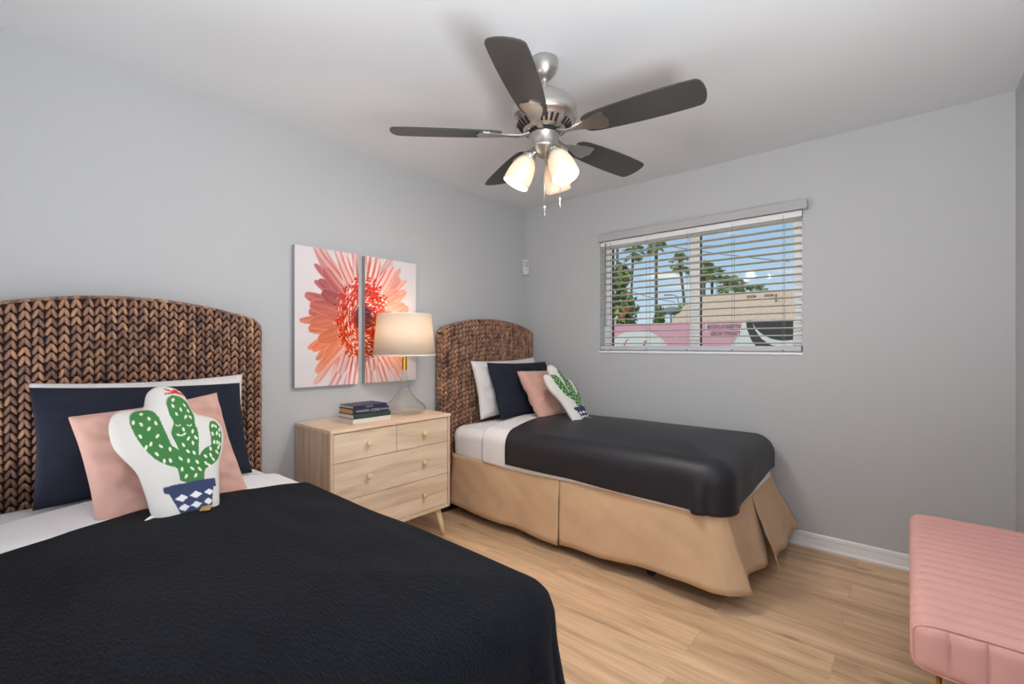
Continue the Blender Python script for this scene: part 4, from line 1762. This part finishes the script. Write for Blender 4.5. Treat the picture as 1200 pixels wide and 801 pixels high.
def bench_cushion():
    """rounded block; channels run across the width, seams on the end panel"""
    nx, ny = 48, 272
    NCH = 17
    pth = []
    # cross-section loop in (x, z): a rounded rectangle
    hw, z0, z1, r = BW / 2, BZ0, BZ1, 0.038
    def arcp(cx, cz, a0, a1, k=8):
        return [(cx + r * math.cos(a0 + (a1 - a0) * i / k), cz + r * math.sin(a0 + (a1 - a0) * i / k)) for i in range(k + 1)]
    loop = arcp(hw - r, z0 + r, -PI / 2, 0) + arcp(hw - r, z1 - r, 0, PI / 2)
    top = [(hw - r - (2 * hw - 2 * r) * i / 12, z1) for i in range(1, 12)]
    loop += top + arcp(-hw + r, z1 - r, PI / 2, PI) + arcp(-hw + r, z0 + r, PI, 1.5 * PI)
    cz = (z0 + z1) / 2
    V, Fc = [], []
    for j in range(ny + 1):
        t = j / ny
        y = -BLn / 2 + BLn * t
        ch = abs(math.sin(PI * NCH * t)) ** 0.5
        infl = 0.011 * ch - 0.008
        # ease the ends
        e = min(t, 1 - t) * BLn
        sh = 0.022 * max(0, 1 - e / 0.022) ** 2
        for (x, z) in loop:
            d = Vector((x, 0, z - cz))
            dn = Vector((0 if abs(x) < hw - r else math.copysign(1, x), 0, 0 if abs(z - cz) < (z1 - z0) / 2 - r else math.copysign(1, z - cz)))
            if dn.length > 0:
                dn.normalize()
            g = infl if z > z0 + 0.01 else 0
            V.append((x + dn.x * (g - sh * 0.5), y, z + dn.z * (g - sh * 0.5) ))
    n = len(loop)
    for j in range(ny):
        for i in range(n):
            a, b = j * n + i, j * n + (i + 1) % n
            Fc.append((a, b, b + n, a + n))
    o = pyd('cushion', V, Fc, M['velvet'], bn)
    return o


bench_cushion()


def end_panel(ys, sgn):
    # padded end panel with vertical seams
    nx, nz = 160, 14
    V, Fc = [], []
    w, z0, z1 = BW / 2 - 0.004, BZ0 + 0.005, BZ1 - 0.008
    for i in range(nx + 1):
        u = -1 + 2 * i / nx
        for k in range(nz + 1):
            v = -1 + 2 * k / nz
            # superellipse corners
            x, z = u, v
            q = (abs(u) ** 8 + abs(v) ** 8) ** 0.125
            mx = max(abs(u), abs(v), 1e-6)
            f = mx / max(q, 1e-6)
            seam = abs(math.sin(PI * 5 * (max(-1, min(1, u * f)) + 1) / 2)) ** 0.3
            edge = (1 - abs(u) ** 14) * (1 - abs(v) ** 8)
            V.append((x * f * w, ys + sgn * (0.015 * edge * (0.1 + 0.9 * seam)), (z0 + z1) / 2 + z * f * (z1 - z0) / 2))
    for i in range(nx):
        for k in range(nz):
            a = i * (nz + 1) + k
            q = (a, a + nz + 1, a + nz + 2, a + 1)
            Fc.append(q if sgn < 0 else q[::-1])
    o = pyd('end_panel', V, Fc, M['velvet'], bn)
    solidify(o, 0.004, -1)
    return o


end_panel(-BLn / 2 - 0.001, -1)
end_panel(BLn / 2 + 0.001, 1)
for s in (-1, 1):
    bm = bmesh.new()
    pts = []
    w, z0, z1 = BW / 2 - 0.003, BZ0 + 0.004, BZ1 - 0.006
    for i in range(65):
        a = 2 * PI * i / 64
        c, sn = math.cos(a), math.sin(a)
        q = (abs(c) ** 6 + abs(sn) ** 6) ** (1 / 6)
        pts.append((c / q * w, s * (BLn / 2 + 0.0015), (z0 + z1) / 2 + sn / q * (z1 - z0) / 2))
    tube(bm, pts, 0.0032, 8, cap=False)
    obj('piping', bm, M['velvet'], bn, True)
bm = bmesh.new()
box(bm, -BW / 2 + 0.03, -BLn / 2 + 0.03, BZ0 - 0.012, BW / 2 - 0.03, BLn / 2 - 0.03, BZ0 + 0.006)
obj('seat_base', bm, M['black'], bn)
for sx in (-1, 1):
    for sy in (-1, 1):
        bm = bmesh.new()
        x, y = sx * (BW / 2 - 0.085), sy * (BLn / 2 - 0.055)
        for dx in (-0.026, 0.026):
            tube(bm, [(x + dx, y, BZ0 - 0.012), (x + sx * 0.02 + dx * 0.25, y + sy * 0.015, 0.008)], 0.0065, 10)
        tube(bm, [(x + sx * 0.02 - 0.0065, y + sy * 0.015, 0.008), (x + sx * 0.02, y + sy * 0.0152, 0.0065), (x + sx * 0.02 + 0.0065, y + sy * 0.015, 0.008)], 0.0065, 10)
        box(bm, x - 0.04, y - 0.02, BZ0 - 0.016, x + 0.04, y + 0.02, BZ0 - 0.0118)
        obj('leg', bm, M['gold'], bn, True)

# ------------------------------------------------------------------ outside the window
M['gravel'] = mat('desert_gravel', lin(190, 172, 150), 0.95, var=0.15, vscale=3, bump=0.3, bscale=20, bdist=0.02)
M['mural_pink'] = mat('mural_pink_paint', lin(206, 150, 162), 0.85, var=0.04, vscale=2)
M['mural_grey'] = mat('mural_pale_grey_paint', lin(206, 206, 198), 0.85, var=0.03, vscale=2)
M['mural_black'] = mat('mural_charcoal_paint', lin(62, 60, 60), 0.85)
M['mural_red'] = mat('mural_red_paint', lin(176, 84, 96), 0.85)
M['roof'] = mat('tan_shingles', lin(214, 180, 150), 0.9, var=0.14, vscale=9, stretch=(1, 1, 5), bump=0.4, bscale=12, bdist=0.03)
M['stucco'] = mat('tan_stucco', lin(214, 190, 162), 0.9, bump=0.2, bscale=40)
M['leaf_dark'] = mat('dark_leaves', lin(112, 134, 84), 0.8, var=0.3, vscale=3)
M['leaf_mid'] = mat('light_green_leaves', lin(168, 182, 96), 0.8, var=0.3, vscale=3)  # lighter green leaf tone, also mixed at random into darker foliage
M['leaf_palm'] = mat('palm_fronds', lin(134, 150, 100), 0.7, var=0.25, vscale=2)
M['bark'] = mat('palm_bark', lin(112, 98, 84), 0.9, var=0.2, vscale=5)
M['flower_orange'] = mat('orange_blossom', lin(196, 124, 84), 0.8)
M['dish'] = mat('grey_dish', lin(112, 124, 128), 0.5)
M['wire'] = mat('black_wire', lin(48, 50, 54), 0.7)
M['postwhite'] = mat('white_post_paint', lin(236, 232, 224), 0.6)
M['ventmetal'] = mat('roof_vent_metal', lin(150, 122, 100), 0.7)

bm = bmesh.new()
box(bm, -90, 0.3, -0.35, 60, 130, -0.15)
tag(obj('garden_ground', bm, M['gravel']), 'pale gravel ground outside', 'ground', kind='structure')

# mural wall
MY = 7.0
mw_ = empty('mural_wall', (-1.0, MY, -0.2), 0, 'pink painted garden wall with pale and charcoal shapes beyond the window', 'wall')


def L3(x, z, y=MY):
    return (x + 1.0, y - MY, z + 0.2)


bm = bmesh.new()
box(bm, -6.0 + 1.0, 0.0, -0.05, 5.0 + 1.0, 0.18, 1.72 + 0.2, 0.008)
obj('wall_body', bm, M['mural_pink'], mw_)


def paint(name, pts, m, k):
    bm = bmesh.new()
    y = -0.0015 * k
    sh = 0.08 if pts[0][0] > -1 else 0.0
    top = [bm.verts.new((x + sh + 1.0, y, z + 0.2)) for x, z in pts]
    bk = [bm.verts.new((x + sh + 1.0, 0.002, z + 0.2)) for x, z in pts]
    bm.faces.new(top)
    bm.faces.new(bk)
    n = len(pts)
    for i in range(n):
        bm.faces.new((top[i], top[(i + 1) % n], bk[(i + 1) % n], bk[i]))
    return obj(name, bm, m, mw_)


def disc(cx, cz, rx, rz, a0=0, a1=360, n=40):
    return [(cx + rx * math.cos(math.radians(a0 + (a1 - a0) * i / n)), cz + rz * math.sin(math.radians(a0 + (a1 - a0) * i / n))) for i in range(n if a1 - a0 == 360 else n + 1)]


paint('painted_shape', disc(-2.25, 0.95, 0.80, 0.62), M['mural_grey'], 1)
paint('painted_shape', [(-0.22, 0.2), (0.9, 0.2), (2.6, 0.2), (2.6, 1.715), (0.0, 1.715), (-0.05, 1.55), (-0.12, 1.35), (-0.24, 1.2), (-0.5, 1.08), (-0.9, 1.06), (-1.1, 0.9), (-1.1, 0.2)],
      M['mural_grey'], 1)
paint('painted_shape', disc(0.74, 1.86, 0.60, 0.56, 197, 343), M['mural_black'], 2)
ring = [(0.05, 1.715), (0.16, 1.715), (0.22, 1.52), (0.34, 1.34), (0.50, 1.22), (0.72, 1.15), (0.95, 1.17), (1.3, 1.30), (1.3, 1.05), (0.9, 1.0), (0.5, 0.98), (0.30, 1.10), (0.15, 1.32), (0.07, 1.55)]
paint('painted_shape', ring, M['mural_black'], 2)
paint('painted_stroke', [(-2.63, 1.13), (-2.60, 1.12), (-2.52, 1.30), (-2.46, 1.36), (-2.50, 1.36), (-2.57, 1.28)], M['mural_red'], 2)
paint('painted_stroke', [(-2.10, 1.10), (-2.06, 1.10), (-2.04, 1.26), (-1.99, 1.32), (-2.05, 1.32), (-2.10, 1.24)], M['mural_red'], 2)
paint('painted_stroke', [(-0.74, 1.50), (-0.715, 1.50), (-0.715, 1.715), (-0.74, 1.715)], M['mural_grey'], 2)
FACE = Matrix(((1, 0, 0, 0), (0, 0, -1, 0), (0, 1, 0, 0), (0, 0, 0, 1)))
for s, xr, zz_, sz, sx in (('@STORYLATUNDETTIN', 0.04, 1.565, 0.105, 0.60), ('@DKTMNXT', 0.04, 1.415, 0.12, 0.85)):
    M4 = Matrix.Translation((xr + 1.0, -0.004, zz_ + 0.2)) @ FACE
    text_obj('painted_lettering', s, sz, M4, M['mural_black'], mw_, 0.001, 'RIGHT', sx)

# white post at the left end of the view
bm = bmesh.new()
box(bm, -0.05, -0.05, 0, 0.05, 0.05, 2.0, 0.01)
box(bm, -0.065, -0.065, 2.0, 0.065, 0.065, 2.05, 0.01)
po = obj('fence_post', bm, M['postwhite'])
po.location = (-3.05, 7.35, -0.15)
tag(po, 'white fence post beyond the left end of the pink mural wall', 'post')

# neighbouring house with a hipped roof
hs = empty('house', (2.0, 13.0, -0.15), 0, 'neighbouring house with tan shingle roof behind the mural wall', 'house')
bm = bmesh.new()
box(bm, -4.5, -2.6, 0.0, 8.0, 6.0, 1.98, 0.01)
obj('house_wall', bm, M['stucco'], hs)
bm = bmesh.new()
ev, rg = 2.02, 3.15
x0, x1, yA, yB = -4.6, 8.4, -3.2, 6.6
b = [bm.verts.new(p) for p in ((x0, yA, ev), (x1, yA, ev), (x1, yB, ev), (x0, yB, ev))]
b2 = [bm.verts.new((v.co.x, v.co.y, ev - 0.12)) for v in b]
rdg = [bm.verts.new((-5.2, 0.6, rg)), bm.verts.new((x1 - 2.5, 0.6, rg)), bm.verts.new((x1 - 2.5, 2.2, rg)), bm.verts.new((-5.2, 2.2, rg))]
for q in ((b[0], b[1], rdg[1], rdg[0]), (b[1], b[2], rdg[2], rdg[1]), (b[2], b[3], rdg[3], rdg[2]), (b[3], b[0], rdg[0], rdg[3]), tuple(rdg),
          (b[0], b2[0], b2[1], b[1]), (b[1], b2[1], b2[2], b[2]), (b[2], b2[2], b2[3], b[3]), (b[3], b2[3], b2[0], b[0]), tuple(b2)):
    bm.faces.new(q)
obj('shingle_roof', bm, M['roof'], hs)


def roof_z(y):
    return ev + (rg - ev) * (y - yA) / (0.6 - yA)


for x in (-3.1, -2.6):
    bm = bmesh.new()
    box(bm, x - 0.12, -0.35 - 0.12, roof_z(-0.5) - 0.05, x + 0.12, -0.35 + 0.12, roof_z(-0.35) + 0.06, 0.03)
    obj('roof_vent', bm, M['ventmetal'], hs)
bm = bmesh.new()
tube(bm, [(-2.25, -1.2, roof_z(-1.2) - 0.05), (-2.25, -1.2, roof_z(-1.2) + 0.22)], 0.03, 10)
obj('vent_pipe', bm, M['ventmetal'], hs)
# far low roof at the left
hs2 = empty('house', (-5.2, 22.0, -0.15), 0, 'second tan roof peeking up left of the satellite dish', 'house')
bm = bmesh.new()
box(bm, -1.6, 0, 0, 1.2, 3, 2.3)
obj('house_wall', bm, M['stucco'], hs2)
bm = bmesh.new()
prism(bm, [(-1.9, 2.3), (1.4, 2.3), (0.6, 2.95), (-0.9, 2.95)], -0.2, 3.2, FACE @ Matrix.Diagonal((1, 1, -1, 1)))
obj('shingle_roof', bm, M['roof'], hs2)

# satellite dish
sd = empty('satellite_dish', (-2.23, 9.0, -0.15), 0, 'grey satellite dish on a mast beside the tan roof', 'satellite dish')
bm = bmesh.new()
Q = Matrix.Translation((0.0, 0, 2.28)) @ Matrix.Rotation(math.radians(62), 4, 'X') @ Matrix.Rotation(math.radians(20), 4, 'Y')
pr = [(0.001, 0.0), (0.12, 0.012), (0.20, 0.035), (0.255, 0.06), (0.258, 0.064), (0.20, 0.043), (0.12, 0.020), (0.001, 0.008)]
Q2 = Matrix.Translation((0, 0, 2.28)) @ Matrix.Rotation(math.radians(-75), 4, 'X') @ Matrix.Diagonal((1.0, 0.45, 1, 1))
lathe(bm, pr, 32, Q2, closed=False)
obj('dish', bm, M['dish'], sd, True)
bm = bmesh.new()
tube(bm, [(0, 0.02, 0.0), (0, 0.02, 2.26)], 0.022, 10)
obj('mast', bm, M['dish'], sd)
bm = bmesh.new()
tube(bm, [(0.0, -0.01, 2.20), (0.05, -0.26, 2.18), (0.05, -0.28, 2.20)], 0.010, 8)
box(bm, 0.02, -0.31, 2.17, 0.08, -0.26, 2.23, 0.006)
obj('feed_arm', bm, M['dish'], sd)


# palms
def palm_crown(R, seed, skirt=True):
    rnd = random.Random(seed)
    V, Fc = [], []
    # fan leaves: a petiole with a spread of blades
    for k in range(34):
        az = rnd.uniform(0, 2 * PI)
        el = math.radians(rnd.uniform(-55, 75))
        d = Vector((math.cos(az) * math.cos(el), math.sin(az) * math.cos(el), math.sin(el)))
        side = d.cross(Vector((0, 0, 1))).normalized()
        up = side.cross(d)
        L0 = R * rnd.uniform(0.45, 0.58)
        c = d * L0
        b = len(V)
        w = 0.03
        V += [side * -w, side * w, c + side * w, c - side * w, up * 0.05, c + up * 0.05]
        Fc += [(b, b + 1, b + 2, b + 3), (b + 1, b + 4, b + 5, b + 2), (b + 4, b, b + 3, b + 5)]
        for j in range(9):
            a = math.radians(-80 + 20 * j)
            dd = d * math.cos(a) + side * math.sin(a)
            Lb = R * 0.5 * rnd.uniform(0.8, 1.1)
            droop = Vector((0, 0, -0.30 * Lb))
            b = len(V)
            s2 = (dd.cross(up)).normalized() * 0.055 * R
            V += [c, c + dd * Lb * 0.5 + s2 + up * 0.02, c + dd * Lb * 0.5 - s2 + up * 0.02, c + dd * Lb + droop, c + dd * Lb * 0.5 - up * 0.05 * R]
            Fc += [(b, b + 1, b + 2), (b + 1, b + 3, b + 2), (b, b + 4, b + 1), (b, b + 2, b + 4), (b + 1, b + 4, b + 3), (b + 2, b + 3, b + 4)]
    return V, Fc


def palm(px, py, h, R, seed, label, lean=0.0):
    root = empty('palm_tree', (px, py, -0.15), 0, label, 'palm tree', 'palm trees beyond the window')
    bm = bmesh.new()
    pts = [(lean * (t ** 1.5 - 1), 0, h * t) for t in (0, 0.25, 0.5, 0.75, 1.0)]
    tube(bm, pts, [0.26, 0.20, 0.17, 0.16, 0.19], 10)
    obj('trunk', bm, M['bark'], root, True)
    V, Fc = palm_crown(R, seed)
    V = [v + Vector((0, 0, h)) for v in V]
    pyd('crown', V, Fc, M['leaf_palm'], root, False)
    return root


PX = [(-25.5, 50, 17.5, 1.9, 'palm whose bare trunk rises above the green tree at the window left', 0.0),
      (-23.3, 50, 13.0, 1.55, 'palm with full crown, left of the two tall ones in the left pane', 0.5),
      (-20.35, 50, 13.3, 1.45, 'palm with full crown, right of the two tall ones in the left pane', 0.0),
      (-17.5, 50, 10.9, 1.45, 'palm with crown just left of the window mullion', -0.9),
      (-16.4, 52, 9.9, 1.2, 'shorter palm close behind the window mullion', 0.2),
      (-15.1, 51, 10.0, 1.35, 'palm with crown peeking out right of the window mullion', 0.0),
      (-13.9, 50, 9.35, 1.45, 'palm with thin visible trunk in the right pane', 0.0),
      (-12.35, 50, 7.9, 1.3, 'left one of the two crowns touching above the roof ridge', 0.0),
      (-11.45, 50, 7.95, 1.3, 'right one of the two crowns touching above the roof ridge', 0.0),
      (-9.95, 50, 7.0, 0.85, 'left one of the two small palm tops just over the roof', 0.0),
      (-9.0, 50, 7.0, 0.85, 'right one of the two small palm tops just over the roof', 0.0)]
for i, (x, y, h, R, lab, le) in enumerate(PX):
    # stagger them in depth along the line of sight
    k = (1.0, 1.12, 0.94, 1.06, 1.22, 0.96, 1.14, 0.92, 1.08, 1.2, 1.02)[i]
    palm(2.659 + (x - 2.659) * k, -3.273 + (y + 3.273) * k, 1.36 + (h - 1.36) * k, R * k, 20 + i, lab, le * k)


def leafy(name, loc, blobs, m, label, cat, nleaf, size, seed, trunk=None, extra=None):
    root = empty(name, loc, 0, label, cat)
    rnd = random.Random(seed)
    V, Fc, MI = [], [], []
    for k in range(nleaf):
        c, r = blobs[rnd.randrange(len(blobs))]
        d = Vector((rnd.gauss(0, 1), rnd.gauss(0, 1), rnd.gauss(0, 1))).normalized() * rnd.uniform(0.45, 1.0)
        p = Vector((c[0] + d.x * r[0], c[1] + d.y * r[1], c[2] + d.z * r[2]))
        a = Vector((rnd.gauss(0, 1), rnd.gauss(0, 1), rnd.gauss(0, 1))).normalized()
        b_ = a.cross(Vector((rnd.gauss(0, 1), rnd.gauss(0, 1), rnd.gauss(0, 1)))).normalized()
        n_ = a.cross(b_) * 0.12
        s = size * rnd.uniform(0.6, 1.3)
        b = len(V)
        V += [p - a * s, p + b_ * s * 0.5 + n_ * s, p + a * s, p - b_ * s * 0.5 + n_ * s, p - n_ * s]
        Fc += [(b, b + 1, b + 2, b + 3), (b, b + 4, b + 1), (b + 1, b + 4, b + 2), (b + 2, b + 4, b + 3), (b + 3, b + 4, b)]
        q = rnd.random()
        MI += [1 if q < 0.35 else 0] * 5
    o = pyd('foliage', V, Fc, [m, M['leaf_mid']], root, False)
    o.data.polygons.foreach_set('material_index', MI)
    if trunk:
        bm = bmesh.new()
        tube(bm, trunk[0], trunk[1], 8)
        obj('trunk', bm, M['bark'], root, True)
    if extra:
        V, Fc = [], []
        for (c, r) in extra:
            for k in range(60):
                d = Vector((rnd.gauss(0, 1), rnd.gauss(0, 1), rnd.gauss(0, 1))).normalized() * r
                p = Vector(c) + d
                b = len(V)
                V += [p + Vector((0.05, 0, 0)), p + Vector((-0.03, 0.04, 0)), p + Vector((-0.03, -0.04, 0)), p + Vector((0, 0, 0.06))]
                Fc += [(b, b + 1, b + 2), (b, b + 1, b + 3), (b + 1, b + 2, b + 3), (b + 2, b, b + 3)]
        pyd('blossom', V, Fc, M['flower_orange'], root, False)
    return root


leafy('tree', (-6.5, 14, -0.15), [((0, 0, 2.2), (0.85, 0.7, 1.2)), ((-0.2, 0, 3.5), (0.65, 0.6, 1.0)), ((0.3, 0, 2.8), (0.6, 0.6, 0.9)), ((0.25, 0, 4.2), (0.35, 0.3, 0.5)), ((-0.5, 0, 4.0), (0.4, 0.4, 0.7)), ((0.2, 0, 1.2), (0.8, 0.7, 0.7))],
      M['leaf_dark'], 'green leafy tree with orange blossom at the left edge of the window', 'tree', 2600, 0.13, 1,
      ([(0, 0, 0), (0.05, 0, 1.2), (0.0, 0, 3.0)], [0.12, 0.10, 0.06]), [((0.62, -0.4, 2.75), 0.13), ((0.5, -0.5, 2.5), 0.08)])
leafy('shrub', (-7.35, 20, -0.15), [((0, 0, 1.8), (0.5, 0.5, 1.0)), ((0.15, 0, 2.9), (0.3, 0.3, 0.55)), ((-0.5, 0, 1.6), (0.45, 0.4, 0.75)), ((0.5, 0, 1.9), (0.4, 0.4, 0.7))],
      M['leaf_dark'], 'dark evergreen bushes above the mural wall left of the satellite dish', 'shrub', 900, 0.13, 2)
leafy('tree', (-6.15, 20.5, -0.15), [((0, 0, 2.9), (0.55, 0.5, 0.65)), ((0.3, 0, 2.5), (0.5, 0.5, 0.6)), ((0, 0, 1.6), (0.4, 0.4, 0.8))],
      M['leaf_mid'], 'small bright green tree rising behind the satellite dish', 'tree', 700, 0.12, 3, ([(0, 0, 0), (0, 0, 2.6)], [0.08, 0.05]))

# street lamp and overhead wires
sl = empty('street_lamp', (-16.9, 48, -0.15), 0, 'thin street lamp pole between the palms in the left pane', 'street lamp')
bm = bmesh.new()
tube(bm, [(0, 0, 0), (0, 0, 6.2), (-0.15, 0, 6.8), (-0.7, 0, 7.05)], 0.05, 8)
obj('pole', bm, M['dish'], sl, True)
bm = bmesh.new()
box(bm, -1.6, -0.12, 6.98, -0.7, 0.12, 7.10, 0.03)
obj('lamp_head', bm, M['dish'], sl)
for i, (a, b, lab) in enumerate((((-13.6, 30, 5.35), (-10.3, 30, 4.36), 'black overhead wire sloping down to the small bright tree'),
                                 ((-10.9, 30, 8.55), (-3.0, 30, 6.45), 'upper black overhead wire crossing both panes before the sky'),
                                 ((-9.2, 30, 8.30), (-6.2, 30, 8.10), 'nearly level black wire near the top of the right pane'))):
    A, B = Vector(a), Vector(b)
    bm = bmesh.new()
    pts = [A.lerp(B, t / 8) - Vector((0, 0, 0.10 * math.sin(PI * t / 8))) for t in range(9)]
    tube(bm, pts, 0.022, 6)
    w_ = obj('overhead_wire', bm, M['wire'], None, True)
    tag(w_, lab, 'wire')
